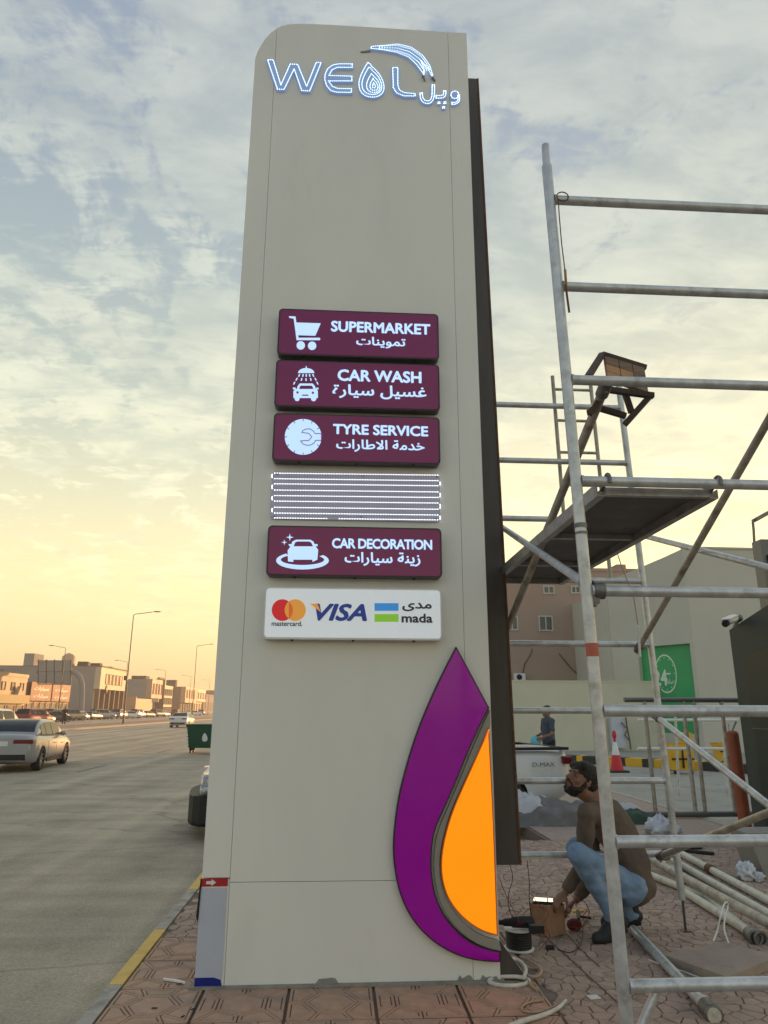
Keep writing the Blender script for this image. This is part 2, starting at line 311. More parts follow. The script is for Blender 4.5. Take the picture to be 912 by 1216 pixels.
def asphalt():
    m = bpy.data.materials.new('asphalt'); m.use_nodes = True; nt = m.node_tree; N = nt.nodes.new; L = nt.links.new
    b = nt.nodes['Principled BSDF']; tc = N('ShaderNodeTexCoord')
    def no(scale, sx=1, sy=1, det=6, ro=.6):
        mp = N('ShaderNodeMapping'); mp.inputs['Scale'].default_value = (sx, sy, 1); L(tc.outputs['Object'], mp.inputs[0])
        n = N('ShaderNodeTexNoise'); n.inputs['Scale'].default_value = scale; n.inputs['Detail'].default_value = det; n.inputs['Roughness'].default_value = ro; L(mp.outputs[0], n.inputs['Vector']); return n.outputs[0]
    def rp(s, a, ca, bb, cb):
        r = N('ShaderNodeValToRGB'); e = r.color_ramp.elements; e[0].position = a; e[1].position = bb; e[0].color = (*ca, 1); e[1].color = (*cb, 1); L(s, r.inputs[0]); return r.outputs[0]
    def mu(a, c, t='MULTIPLY', f=1.):
        x = N('ShaderNodeMix'); x.data_type = 'RGBA'; x.blend_type = t; x.inputs[0].default_value = f
        L(a, x.inputs[6]); L(c, x.inputs[7]); return x.outputs[2]
    base = rp(no(.35, 1, .5), .3, (.34,.287,.212), .7, (.43,.365,.27))
    grit = rp(no(48, det=4, ro=.85), .32, (.62,.62,.62), .68, (1.3,1.3,1.3))
    stain = rp(no(.8, 1.0, .7, 9, .72), .38, (.80,.79,.78), .52, (1,1,1))
    streak = rp(no(.9, .45, 1.9, 7, .65), .35, (.80,.80,.80), .65, (1.14,1.13,1.11))
    c = mu(mu(mu(base, grit), stain), streak)
    v = N('ShaderNodeTexVoronoi'); v.feature = 'DISTANCE_TO_EDGE'; v.inputs['Scale'].default_value = .32
    mp = N('ShaderNodeMapping'); mp.inputs['Scale'].default_value = (.6, 1.4, 1); L(tc.outputs['Object'], mp.inputs[0])
    nw = N('ShaderNodeTexNoise'); nw.inputs['Scale'].default_value = 1.5; nw.inputs['Detail'].default_value = 5; L(mp.outputs[0], nw.inputs['Vector'])
    ad = N('ShaderNodeMix'); ad.data_type = 'RGBA'; ad.inputs[0].default_value = .35; L(mp.outputs[0], ad.inputs[6]); L(nw.outputs['Color'], ad.inputs[7]); L(ad.outputs[2], v.inputs['Vector'])
    sx = N('ShaderNodeSeparateXYZ'); L(tc.outputs['Object'], sx.inputs[0])
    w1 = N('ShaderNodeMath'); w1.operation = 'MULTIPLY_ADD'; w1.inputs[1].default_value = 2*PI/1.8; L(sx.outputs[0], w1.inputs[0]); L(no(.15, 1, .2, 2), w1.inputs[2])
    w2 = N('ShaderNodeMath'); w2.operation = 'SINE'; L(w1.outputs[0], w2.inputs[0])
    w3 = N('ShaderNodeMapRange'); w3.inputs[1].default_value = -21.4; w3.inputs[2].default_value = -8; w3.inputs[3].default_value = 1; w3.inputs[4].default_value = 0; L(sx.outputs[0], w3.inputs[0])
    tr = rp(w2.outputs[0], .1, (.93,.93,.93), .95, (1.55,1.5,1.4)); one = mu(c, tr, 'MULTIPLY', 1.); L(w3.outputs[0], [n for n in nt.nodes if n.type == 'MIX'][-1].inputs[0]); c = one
    crack = rp(v.outputs['Distance'], .0, (.62,.62,.62), .006, (1,1,1)); c = mu(c, crack)
    L(c, b.inputs['Base Color']); rf = N('ShaderNodeMapRange'); L(no(.5, 2.2, .04, 4), rf.inputs[0]); rf.inputs[1].default_value = .35; rf.inputs[2].default_value = .65; rf.inputs[3].default_value = .48; rf.inputs[4].default_value = .8; L(rf.outputs[0], b.inputs['Roughness']); b.inputs['Specular IOR Level'].default_value = .45
    bp = N('ShaderNodeBump'); bp.inputs['Strength'].default_value = .5; bp.inputs['Distance'].default_value = .008; L(no(70, det=3), bp.inputs['Height']); L(bp.outputs[0], b.inputs['Normal'])
    return m
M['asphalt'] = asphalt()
def varied(name, c1, c2, rough=.85):                    # per-object colour variation for stones and tiles
    m = mat(name, c1, rough, var=.1, scale=25, bump=.5, bscale=120, dirt=((.16,.13,.11), 5, .5, .55)); nt = m.node_tree
    N = nt.nodes.new; L = nt.links.new; b = nt.nodes['Principled BSDF']; src = b.inputs['Base Color'].links[0].from_socket
    g = N('ShaderNodeNewGeometry'); r = N('ShaderNodeValToRGB'); r.color_ramp.elements[0].color = (*c2, 1); r.color_ramp.elements[1].color = (1.12, 1.12, 1.12, 1)
    L(g.outputs['Random Per Island'], r.inputs[0]); x = N('ShaderNodeMix'); x.data_type = 'RGBA'; x.blend_type = 'MULTIPLY'; x.inputs[0].default_value = 1
    L(src, x.inputs[6]); L(r.outputs[0], x.inputs[7]); L(x.outputs[2], b.inputs['Base Color']); return m
M['stone'] = varied('red_grey_paver', (.40,.29,.225), (.86,.84,.84))
M['tile'] = mat('terracotta_tile', (.45,.28,.19), .8, var=.14, scale=9, bump=.4, bscale=120, dirt=((.25,.21,.18), 2.6, .48, .7))
M['groove'] = mat('tile_groove', (.12,.075,.05), .95)
M['farpave'] = mat('far_pavers', (.38,.29,.24), .85, var=.12, scale=8, bump=.5, bscale=40, dirt=((.20,.16,.14), 14, .52, .7))
M['forecourt'] = mat('forecourt', (.33,.32,.28), .8, var=.14, scale=1.2, bump=.2, bscale=60, dirt=((.12,.115,.1), 1.5, .55, .6))
M['earth'] = mat('sandy_ground', (.27,.21,.15), .95, var=.2, scale=1.0, bump=.4)
M['linepaint'] = mat('worn_line', (.25,.24,.2), .8, var=.15, scale=4, col2=(.14,.13,.115))

# ================================================================== GROUND
RZ = -.15                                                # road level; the pavement's top is z = 0
g = MB(); g.add([(-900,-300,-.30),(900,-300,-.30),(900,1600,-.30),(-900,1600,-.30)], [(0,1,2,3)]); struct('ground', g, M['earth'])
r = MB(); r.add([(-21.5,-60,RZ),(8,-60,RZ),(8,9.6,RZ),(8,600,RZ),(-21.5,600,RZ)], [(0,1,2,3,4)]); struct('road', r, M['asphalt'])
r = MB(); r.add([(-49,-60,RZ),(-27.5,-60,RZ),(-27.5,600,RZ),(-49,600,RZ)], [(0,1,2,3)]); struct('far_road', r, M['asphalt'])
r = MB(); r.box((-27.2,-60,-.28), (-21.8,600,-.02)); med = struct('median', r, M['earth'])
for x0, x1 in ((-21.8,-21.5), (-27.5,-27.2)):
    for k in range(40):
        y = 40 + k*3.0; b = MB(); b.box((x0, y+.02, -.28), (x1, y+2.98, 0)); obj('kerbstone', b, M['kerb'], med)
    b = MB(); b.box((x0, 160, -.28), (x1, 600, 0)); b.box((x0, -60, -.28), (x1, 40, 0)); obj('kerb', b, M['kerb'], med)
for x, y0, st, ln in ((-7.1, 12.0, 9, 2.6), (-10.8, 12, 9, 2.6), (-14.5, 12, 9, 2.6)):
    for k in range(16):
        b = MB(); y = y0 + k*st; b.add([(x,y,RZ+.004),(x+.14,y,RZ+.004),(x+.14,y+ln,RZ+.004),(x,y+ln,RZ+.004)], [(0,1,2,3)]); o = struct('lane_marking', b, M['linepaint'])
b = MB(); b.add([(-20.9,-40,RZ+.004),(-20.75,-40,RZ+.004),(-20.75,400,RZ+.004),(-20.9,400,RZ+.004)], [(0,1,2,3)]); struct('lane_marking', b, M['linepaint'])

# pavement slab under the tiles and stones
PX0, PX1, PY0, PY1 = -1.18, 5.28, -4.0, 9.2
r = MB(); r.box((PX0, PY0, -.3), (PX1, 9.2, -.012)); r.box((2.55, 9.2, -.3), (PX1, 20, -.012)); pav = struct('pavement', r, M['grout'])
# kerb stones of the near edge: grey with two yellow painted runs
def kerbblock(y0, y1, m, name='kerbstone'):
    b = MB(); x0, x1 = -1.275, -1.185
    b.prism([(x0-.03, -.28), (x0-.03, -.10), (x0+.012, 0), (x1, .0), (x1, -.28)], y0+.004, y1-.004, lambda u, v, w: (u, w, v)); return obj(name, b, m, pav)
for y0, y1, m in ((-4,-3,'kerb'),(-3,-2,'kyel'),(-2,-1,'kyel'),(-1,0,'kerb'),(0,1,'kerb'),(1,2,'kyel'),(2,3,'kyel'),(3,3.85,'kerb'),(3.85,4.68,'kerb'),(4.68,5.22,'kyel'),(5.22,5.74,'kyel'),(5.74,6.35,'kerb'),(6.35,6.9,'kerb'),(6.9,7.5,'kyel'),(7.5,8.1,'kyel'),(8.1,8.65,'kerb'),(8.65,9.2,'kerb')):
    kerbblock(y0, y1, M[m])

def inset(poly, d):
    n = len(poly); out = []
    ar = sum(poly[i][0]*poly[(i+1) % n][1]-poly[(i+1) % n][0]*poly[i][1] for i in range(n))
    if ar < 0: poly = poly[::-1]
    for i in range(n):
        p0, p1, p2 = (Vector(poly[j][:2]) for j in (i-1, i, (i+1) % n))
        e1 = (p1-p0).normalized(); e2 = (p2-p1).normalized(); n1 = Vector((-e1.y, e1.x)); n2 = Vector((-e2.y, e2.x))
        k = n1+n2; den = max(.35, 1 + n1.dot(n2)); out.append(tuple(p1 + k*(d/den)))
    return out
# embossed terracotta tiles
TS = .47
def tile_mesh(flip):
    cells = [[(.34,.22),(.66,.22),(.82,.5),(.66,.78),(.34,.78),(.18,.5)],
             [(.25,0),(.75,0),(.66,.22),(.34,.22)], [(.25,1),(.75,1),(.66,.78),(.34,.78)],
             [(.75,0),(1,0),(.66,.22)], [(1,0),(1,.5),(.82,.5),(.66,.22)], [(1,.5),(1,1),(.66,.78),(.82,.5)], [(1,1),(.75,1),(.66,.78)],
             [(.25,0),(0,0),(.34,.22)], [(0,0),(0,.5),(.18,.5),(.34,.22)], [(0,.5),(0,1),(.34,.78),(.18,.5)], [(0,1),(.25,1),(.34,.78)]]
    b = MB(); b.m = 1; b.box((.004,.004,-.012), (TS-.004,TS-.004,-.005)); b.m = 0
    def raised(P, h):
        q = inset(P, .0022); t = inset(P, .0055); n = len(q)
        b.add([(x,y,-.005) for x,y in q]+[(x,y,h) for x,y in t], [(i,(i+1) % n,n+(i+1) % n,n+i) for i in range(n)]); b.add([(x,y,h) for x,y in t], [tuple(range(n))])
    for c in cells:
        P = [((v if flip else u)*(TS-.012)+.006, (u if flip else v)*(TS-.012)+.006) for u, v in c]
        if len(P) == 3: raised(P, 0); continue
        o_, t_, i_, k_ = inset(P, .003), inset(P, .005), inset(P, .017), inset(P, .019); n = len(P)
        b.add([(x,y,-.005) for x,y in o_]+[(x,y,0) for x,y in t_]+[(x,y,0) for x,y in i_]+[(x,y,-.005) for x,y in k_], [(r*n+i,r*n+(i+1) % n,(r+1)*n+(i+1) % n,(r+1)*n+i) for r in range(3) for i in range(n)])
        raised(inset(P, .021), .0)
    me = b.mesh('tile', [M['tile'], M['groove']]); b.fix(me); return me
TM = [tile_mesh(False), tile_mesh(True)]
rt = random.Random(3)
for i in range(-1, 6):
    for j in range(0, 9):
        x = -1.179 + i*TS if i >= 0 else None
        if x is None: continue
        y = 4.133 - 4*TS + j*TS
        if x > .95 or y > 5.1: continue
        o = bpy.data.objects.new('tile', TM[(i+j) % 2]); COL.objects.link(o); o.parent = pav
        o.location = (x, y, rt.uniform(-.001, .001)); o.rotation_euler = (rt.uniform(-.003,.003), rt.uniform(-.003,.003), 0)
# crazy paving: irregular flat stones
def clip(poly, m, n):
    out = []
    for i in range(len(poly)):
        a, b = poly[i], poly[(i+1) % len(poly)]; da = (a[0]-m[0])*n[0]+(a[1]-m[1])*n[1]; db = (b[0]-m[0])*n[0]+(b[1]-m[1])*n[1]
        if da <= 0: out.append(a)
        if (da < 0 < db) or (db < 0 < da):
            t = da/(da-db); out.append((a[0]+(b[0]-a[0])*t, a[1]+(b[1]-a[1])*t))
    return out
def crazy():
    cs = .088; rr = random.Random(11); P = {}
    nx0, nx1, ny0, ny1 = int(-1.2/cs)-2, int(5.3/cs)+2, int(3.0/cs)-2, int(9.2/cs)+2
    for i in range(nx0, nx1):
        for j in range(ny0, ny1): P[i, j] = ((i+.5+rr.uniform(-.42,.42)+(.5 if j % 2 else 0))*cs, (j+.5+rr.uniform(-.4,.4))*cs)
    cells = []
    for (i, j), c in P.items():
        x, y = c
        if not (-1.16 < x < 5.26 and 3.0 < y < 9.15): continue
        left = x < 1.18
        if left and y < 5.56: continue
        if x > 3.5 and y < 3.4*x-8.0 and y < 5: continue
        poly = [(x-.25,y-.25),(x+.25,y-.25),(x+.25,y+.25),(x-.25,y+.25)]
        for a in range(-2, 3):
            for b in range(-2, 3):
                q = P.get((i+a, j+b))
                if q is None or (a == 0 and b == 0): continue
                n = (q[0]-x, q[1]-y); poly = clip(poly, ((x+q[0])/2, (y+q[1])/2), n)
                if len(poly) < 3: break
        if x < 1.3 and y < 5.8: poly = clip(poly, (1.175, 0), (-1, 0)) if y < 5.55 else clip(poly, (0, 5.548), (0, -1)) if x < 1.17 else poly
        poly = clip(poly, (-1.175, 0), (-1, 0)) if len(poly) > 2 else poly
        q = inset(poly, .0032) if len(poly) > 2 else []
        if len(q) < 3: continue
        ar = abs(sum(q[k][0]*q[(k+1) % len(q)][1]-q[(k+1) % len(q)][0]*q[k][1] for k in range(len(q))))/2
        if ar < .0007: continue
        h = rr.uniform(-.0025, .0015); t = inset(q, .003); n = len(q); tx, ty = rr.uniform(-.02,.02), rr.uniform(-.02,.02)
        cells.append((y, q, t, h, (x, y), tx, ty))
    cells.sort(key=lambda c: (c[4][0] > .95 and c[4][1] < 5.6 and c[4][0] < 3) and c[0]-10 or c[0])
    rest = MB()
    for k, (_, q, t, h, c, tx, ty) in enumerate(cells):
        b = MB() if k < 290 else rest; n = len(q)
        hh = lambda p: h+(p[0]-c[0])*tx+(p[1]-c[1])*ty
        b.add([(x,y,-.012) for x,y in q]+[(x,y,hh((x,y))-.003) for x,y in q]+[(x,y,hh((x,y))) for x,y in t],
              [(i,(i+1) % n,n+(i+1) % n,n+i) for i in range(n)]+[(n+i,n+(i+1) % n,2*n+(i+1) % n,2*n+i) for i in range(n)]+[tuple(2*n+i for i in range(n))])
        if k < 290: obj('paver', b, M['stone'], pav, fix=False)
    o = obj('pavers', rest, M['stone'], pav, fix=False); o['kind'] = 'stuff'
crazy()
b = MB(); b.add([(2.6,9.1,-.004),(5.27,9.1,-.004),(5.27,20,-.004),(2.6,20,-.004)], [(0,1,2,3)])
struct('far_pavement', b, M['farpave'])
b = MB(); b.box((5.285, -4, -.3), (5.43, 20, .0)); struct('kerb', b, M['kerb'])
b = MB(); b.add([(5.43,-4,-.1),(70,-4,-.1),(70,70,-.1),(5.43,70,-.1)], [(0,1,2,3)]); b.add([(-1,20,-.1),(5.43,20,-.1),(5.43,70,-.1),(-1,70,-.1)], [(0,1,2,3)])
struct('forecourt', b, M['forecourt'])

# ================================================================== SIGN TOWER
FY = 4.60                                                # plane of the tower's face
def fx(x, y, Y=FY): p = atY(x, y, Y); return (p.x, p.z)
tower = thing('sign_tower', 'tall grey-beige clad sign tower carrying the lit signs beside the kerb', 'sign tower', (.1, 4.9, 0))
XL, XA, XB, XR, ZT = -.765, -.605, .806, .963, 6.945
TH = .03
def ppanel(name, poly, y0=FY, th=TH, m='panel'):
    b = MB(); b.prism(poly, y0, y0+th, lambda u, v, w: (u, w, v)); o = obj(name, b, M[m], tower); bevel(o, .0025, 1); return o
gp = .0012
# rounded top-left corner spans the left strip and part of the main sheet
ARC = [(-.765,6.53),(-.762,6.57),(-.752,6.615),(-.735,6.665),(-.715,6.715),(-.69,6.765),(-.655,6.82),(-.61,6.872),(-.57,6.902),(-.52,6.923),(-.45,6.936),(-.37,6.943),(-.2,6.947)]
arc = ARC
arcL = [p for p in arc if p[0] < XA-gp]; arcM = [p for p in arc if p[0] > XA+gp]
def arcz(x):
    for (a, za), (c, zc) in zip(ARC, ARC[1:]):
        if a <= x <= c: return za+(zc-za)*(x-a)/(c-a)
    return ZT
ppanel('left_strip', [(XL, .56)]+arcL+[(XA-gp, arcz(XA-gp)), (XA-gp, .56)])
ppanel('main_panel', [(XA+gp, .536)]+[(XA+gp, arcz(XA+gp))]+arcM+[(.1, ZT+.003), (XB-gp, ZT), (XB-gp, .536)])
ppanel('right_strip', [(XB+gp, .006), (XB+gp, ZT), (XR, ZT), (XR, .006)])
ppanel('lower_panel', [(XA+gp, .006), (XA+gp, .533), (XB-gp, .533), (XB-gp, .006)])
ppanel('lower_strip', [(XL, .006), (XL, .553), (XA-gp, .553), (XA-gp, .006)], m='panel')
b = MB(); b.prism([(XL+.02,.02)]+[(XL+.02,6.5)]+[(x+.015,z-.02) for x,z in arc[2:]]+[(XR-.015,ZT-.02),(XR-.015,.02)], FY+TH+.001, FY+TH+.02, lambda u,v,w:(u,w,v)); obj('backing_sheet', b, M['joint'], tower)
# folded left cheek and the steel frame behind
b = MB(); b.box((XL+.004, FY+TH+.02, .03), (XL+.024, FY+.16, 6.45)); obj('side_return', b, M['panel_edge'], tower)
for x in (-.62, .35, .84):
    b = MB(); b.box((x-.05, FY+.08, 0), (x+.05, FY+.20, 6.5)); obj('steel_post', b, M['oxide'], tower)
for z in (.7, 1.9, 3.1, 4.3, 5.5, 6.45):
    b = MB(); b.box((-.57, FY+.12, z-.03), (.30, FY+.17, z+.03)); b.box((.40, FY+.12, z-.03), (.79, FY+.17, z+.03)); obj('cross_rail', b, M['oxide'], tower)
# the brown rear cheek showing past the right edge
b = MB(); ys, ye = 5.02, 5.14
b.add([(.86,ys,.53),(1.215,ys,.53),(1.225,ye,.53),(.86,ye,.53),(.86,ys,6.93),(1.143,ys,6.93),(1.15,ye,6.93),(.86,ye,6.93)], [(0,3,2,1),(4,5,6,7),(0,1,5,4),(1,2,6,5),(2,3,7,6),(3,0,4,7)])
obj('rear_cheek', b, M['oxide'], tower)
b = MB(); b.add([(1.203,ys-.006,.53),(1.217,ys-.006,.53),(1.145,ys-.006,6.93),(1.131,ys-.006,6.93),(1.203,ys,.53),(1.217,ys,.53),(1.145,ys,6.93),(1.131,ys,6.93)], [(0,1,2,3),(4,7,6,5),(0,4,5,1),(1,5,6,2),(2,6,7,3),(3,7,4,0)]); obj('edge_highlight', b, M['rust'], tower)  # lighter strip that paints the highlight along the cheek's right edge
for z in (1.2, 3.2, 5.2):
    b = MB(); b.box((.82, FY+.20, z-.03), (.88, ys, z+.03)); obj('tie_bar', b, M['oxide'], tower)
b = MB(); b.prism([(.955, .0), (1.13, .0), (.975, .20), (.955, .20)], FY+.02, FY+.045, lambda u,v,w:(u,w,v)); b.box((.75,FY+.06,0),(1.1,FY+.28,.012)); obj('base_gusset', b, M['oxide'], tower)
b = MB(); b.prism([(XL-.03,.0),(-.2,.0),(XR+.02,.0),(XR+.02,.014),(XL-.03,.01)], FY-.035, FY+.05, lambda u,v,w:(u,w,v)); obj('mortar_line', b, M['dust'], tower)
b = MB(); rr = random.Random(5)
for cx_, w_ in ((-.03,.07), (.76,.05), (.9,.06)):
    pts = [(cx_-w_, .004)]+[(cx_-w_+2*w_*k/6, .012+rr.uniform(.01,.028)) for k in range(1,6)]+[(cx_+w_, .004)]
    b.prism(pts, FY-.006, FY, lambda u,v,w:(u,w,v))
obj('mortar_smear', b, M['concrete'], tower)
# protective film with arrow banner
b = MB(); b.box((XL-.004, FY-.004, .045), (XA-.012, FY-.001, .505)); film = obj('protective_film', b, M['film'], tower)
b = MB(); b.box((XL-.004, FY-.006, .515), (XA-.01, FY-.002, .556)); fr_ = obj('arrow_band', b, M['film_red'], film)
b = MB(); zc = .5355; b.prism([(-.738,zc-.008),(-.708,zc-.008),(-.708,zc-.018),(-.682,zc),(-.708,zc+.018),(-.708,zc+.008),(-.738,zc+.008)], FY-.008, FY-.0065, lambda u,v,w:(u,w,v)); obj('arrow', b, M['filmprint'], film)
b = MB(); b.prism([(XL-.004,-.0),(XA-.012,.005),(XA-.02,.04),(XL+.10,.052),(XL-.004,.052)], FY-.0065, FY-.0045, lambda u,v,w:(u,w,v)); obj('blue_band', b, M['film_blue'], film)
b = MB(); b.prism([(XL-.018,.36),(XL-.006,.33),(XL+.001,.55),(XL-.006,.56)], FY-.012, FY-.002, lambda u,v,w:(u,w,v)); obj('loose_tape', b, M['black'], tower)

# ------------------------------------------------------------------ writing
AR = {'ا':(0xFE8D,0xFE8E,0,0),'ة':(0xFE93,0xFE94,0,0),'ت':(0xFE95,0xFE96,0xFE97,0xFE98),'خ':(0xFEA5,0xFEA6,0xFEA7,0xFEA8),'د':(0xFEA9,0xFEAA,0,0),
 'ر':(0xFEAD,0xFEAE,0,0),'ز':(0xFEAF,0xFEB0,0,0),'س':(0xFEB1,0xFEB2,0xFEB3,0xFEB4),'ط':(0xFEC1,0xFEC2,0xFEC3,0xFEC4),'ع':(0xFEC9,0xFECA,0xFECB,0xFECC),
 'غ':(0xFECD,0xFECE,0xFECF,0xFED0),'ل':(0xFEDD,0xFEDE,0xFEDF,0xFEE0),'م':(0xFEE1,0xFEE2,0xFEE3,0xFEE4),'ن':(0xFEE5,0xFEE6,0xFEE7,0xFEE8),
 'و':(0xFEED,0xFEEE,0,0),'ى':(0xFEEF,0xFEF0,0,0),'ي':(0xFEF1,0xFEF2,0xFEF3,0xFEF4),'لا':(0xFEFB,0xFEFC,0,0)}
def shape_ar(s):
    toks = []; i = 0
    while i < len(s):
        if s[i:i+2] == 'لا': toks.append('لا'); i += 2
        else: toks.append(s[i]); i += 1
    out = []
    for i, t in enumerate(toks):
        if t not in AR: out.append(t); continue
        p = i > 0 and toks[i-1] in AR and AR[toks[i-1]][2] != 0; n = i+1 < len(toks) and toks[i+1] in AR and AR[t][2] != 0
        out.append(chr(AR[t][(3 if n else 1) if p else (2 if n else 0)]))
    return ''.join(reversed(out))
def text_mesh(body, bold=.018, arabic=False, shear=0., space=1.):
    c = bpy.data.curves.new('writing', 'FONT'); c.body = shape_ar(body) if arabic else body; c.resolution_u = 3; c.shear = shear; c.space_character = space; c.size = 1
    o = bpy.data.objects.new('writing', c); COL.objects.link(o); dg = bpy.context.evaluated_depsgraph_get()
    me = bpy.data.meshes.new_from_object(o.evaluated_get(dg)); bpy.data.objects.remove(o); bpy.data.curves.remove(c)
    bm = bmesh.new(); bm.from_mesh(me); bm.verts.ensure_lookup_table(); lab = {}; k = 0
    for v in bm.verts:
        if v.index in lab: continue
        st = [v]; lab[v.index] = k
        while st:
            a = st.pop()
            for e in a.link_edges:
                w = e.other_vert(a)
                if w.index not in lab: lab[w.index] = k; st.append(w)
        k += 1
    V = [(v.co.x, v.co.y, (lab[v.index] % 4)) for v in bm.verts]; Fc = [[v.index for v in f.verts] for f in bm.faces]; bm.free(); bpy.data.meshes.remove(me)
    return V, Fc, bold
def writing(name, T, rect, Y, m, parent, hbold=None):   # rect in the plane: x0, x1, z0, z1; flat print laid just proud of Y
    V, Fc, bold = T; x0, x1 = min(v[0] for v in V), max(v[0] for v in V); y0, y1 = min(v[1] for v in V), max(v[1] for v in V)
    bd = bold; sx = (rect[1]-rect[0])/(x1-x0+2*bd); sz = (rect[3]-rect[2])/(y1-y0+2*bd); b = MB(); q = 0
    for dx, dy in ((0,0),(bd,0),(-bd,0),(0,bd),(0,-bd),(bd*.7,bd*.7),(-bd*.7,bd*.7),(bd*.7,-bd*.7),(-bd*.7,-bd*.7)):
        b.add([(rect[0]+(v[0]+dx-x0+bd)*sx, Y-.0006-.00012*(q*4+v[2]), rect[2]+(v[1]+dy-y0+bd)*sz) for v in V], Fc); q += 1
        if bd == 0: break
    return obj(name, b, m, parent, fix=False)
def prect(x0, y0, x1, y1, Y):                           # photo rectangle -> rectangle in the plane Y
    xm, ym = (x0+x1)/2, (y0+y1)/2; return (atY(x0, ym, Y).x, atY(x1, ym, Y).x, atY(xm, y1, Y).z, atY(xm, y0, Y).z)

def rounded(x0, x1, z0, z1, r, k=5):
    P = []
    for cx_, cz_, a in ((x1-r, z1-r, 0), (x0+r, z1-r, 90), (x0+r, z0+r, 180), (x1-r, z0+r, 270)):
        for i in range(k+1): t = math.radians(a+90*i/k); P.append((cx_+r*math.cos(t), cz_+r*math.sin(t)))
    return P
XZ = lambda u, v, w: (u, w, v)
SG = 'lit shop signs on the tower'
def lightbox(label, tl, br, faceM, frameM, depth=.085, group=SG):
    Yf = FY-depth; x0, x1, z0, z1 = prect(tl[0], tl[1], br[0], br[1], Yf)
    t = thing('sign_box', label, 'sign', ((x0+x1)/2, FY-.002, z0), group)
    b = MB(); b.prism(rounded(x0, x1, z0, z1, .03), FY-.012, Yf, XZ); o = obj('frame', b, frameM, t); bevel(o, .006, 2)
    b = MB(); b.prism(rounded(x0+.011, x1-.011, z0+.011, z1-.011, .022), Yf-.0005, Yf-.003, XZ); obj('face', b, faceM, t)
    for k in range(3):
        x = x0+(x1-x0)*(.16+.34*k); b = MB(); b.box((x-.008, Yf+.02, z0-.01), (x+.008, Yf+.035, z0+.001)); obj('screw_tab', b, M['bronze'], t)
    return t, Yf-.003
def flat(polys, t, Y, m, name='icon', dz=0.0015):       # polygons in photo pixels, printed on the plane Y
    b = MB()
    for k, P in enumerate(polys):
        q = [fx(x, y, Y) for x, y in P]; b.prism(q, Y-.0004-.0001*k, Y-.0006-dz-.0001*k, XZ)
    return obj(name, b, m, t)
def circ(x, y, rx, ry=None, n=24, a0=0, a1=360): ry = ry or rx; return [(x+rx*math.cos(math.radians(a0+(a1-a0)*i/(n if a1-a0 == 360 else n-1))), y+ry*math.sin(math.radians(a0+(a1-a0)*i/(n if a1-a0 == 360 else n-1)))) for i in range(n)]
def strokes(pts, w):                                     # a thick polyline as quads (photo pixels)
    out = []
    for a, b_ in zip(pts, pts[1:]):
        a = Vector(a); b_ = Vector(b_); d = (b_-a); 
        if d.length == 0: continue
        n = Vector((-d.y, d.x)).normalized()*w/2; e = d.normalized()*w*.25
        out.append([tuple(a-e+n), tuple(b_+e+n), tuple(b_+e-n), tuple(a-e-n)])
    return out
Z6 = lambda P: [(335+x/6.4, 365+y/6.4) for x, y in P]
# 1 supermarket
t, Y = lightbox('maroon lit sign with a shopping trolley icon reading SUPERMARKET, topmost box', (330,369.6), (521,424.2), M['maroon'], M['bronze'])
writing('lettering', text_mesh('SUPERMARKET', .035), prect(393,383,511,396,Y), Y, M['lit'], t); writing('lettering', text_mesh('تموينات', .022, True), prect(423,400.5,481.6,413.7,Y), Y, M['lit'], t)
flat([Z6([(52,68),(102,70),(104,86),(86,86),(54,80)]), Z6([(86,70),(102,72),(128,250),(110,250)]), Z6([(104,116),(293,122),(253,216),(122,212)]), Z6([(110,232),(286,232),(291,241),(286,250),(112,250)]), Z6(circ(142,290,32)), Z6(circ(228,293,32))], t, Y, M['lit'])
# 2 car wash
t, Y = lightbox('maroon lit sign with a car under a shower head reading CAR WASH', (326.6,430), (522,485.3), M['maroon'], M['bronze'])
writing('lettering', text_mesh('CAR WASH', .035), prect(400.8,440,500.5,454,Y), Y, M['lit'], t); writing('lettering', text_mesh('غسيل سيارة', .022, True), prect(394.7,457.6,506.6,474.2,Y), Y, M['lit'], t)
dr = []
for x, y, dx in ((133,518,-7),(160,518,-3),(184,518,0),(208,518,3),(233,518,7),(115,547,-9),(150,549,-4),(182,550,0),(216,549,4),(250,547,9),(97,577,-9),(264,577,9)):
    dr.append(Z6([(x-5,y-10),(x+5,y-10),(x+5+dx,y+10),(x-5+dx,y+10)] if dx >= 0 else [(x-5,y-10),(x+5,y-10),(x+5+dx,y+10),(x-5+dx,y+10)]))
flat([Z6([(179,448),(187,448),(187,466),(179,466)]), Z6(circ(183,500,62,38,16,180,360))]+dr+
     [Z6([(112,622),(118,600),(134,580),(232,580),(250,600),(256,622),(238,622),(232,604),(224,596),(142,596),(134,604),(130,622)]),
      Z6([(86,640),(100,622),(262,622),(272,640),(272,690),(86,690)]), Z6([(82,610),(104,612),(104,624),(84,626)]), Z6([(258,612),(276,612),(276,626),(260,624)]),
      Z6([(94,688),(134,688),(130,708),(118,714),(104,712),(96,702)]), Z6([(218,688),(262,688),(258,704),(248,714),(232,714),(222,706)])], t, Y, M['lit'])
for P_ in (circ(117,647,9), circ(234,650,9), [(152,664),(200,664),(200,673),(152,673)]): flat([Z6(P_)], t, Y-.002, M['maroon2'], 'icon_detail')
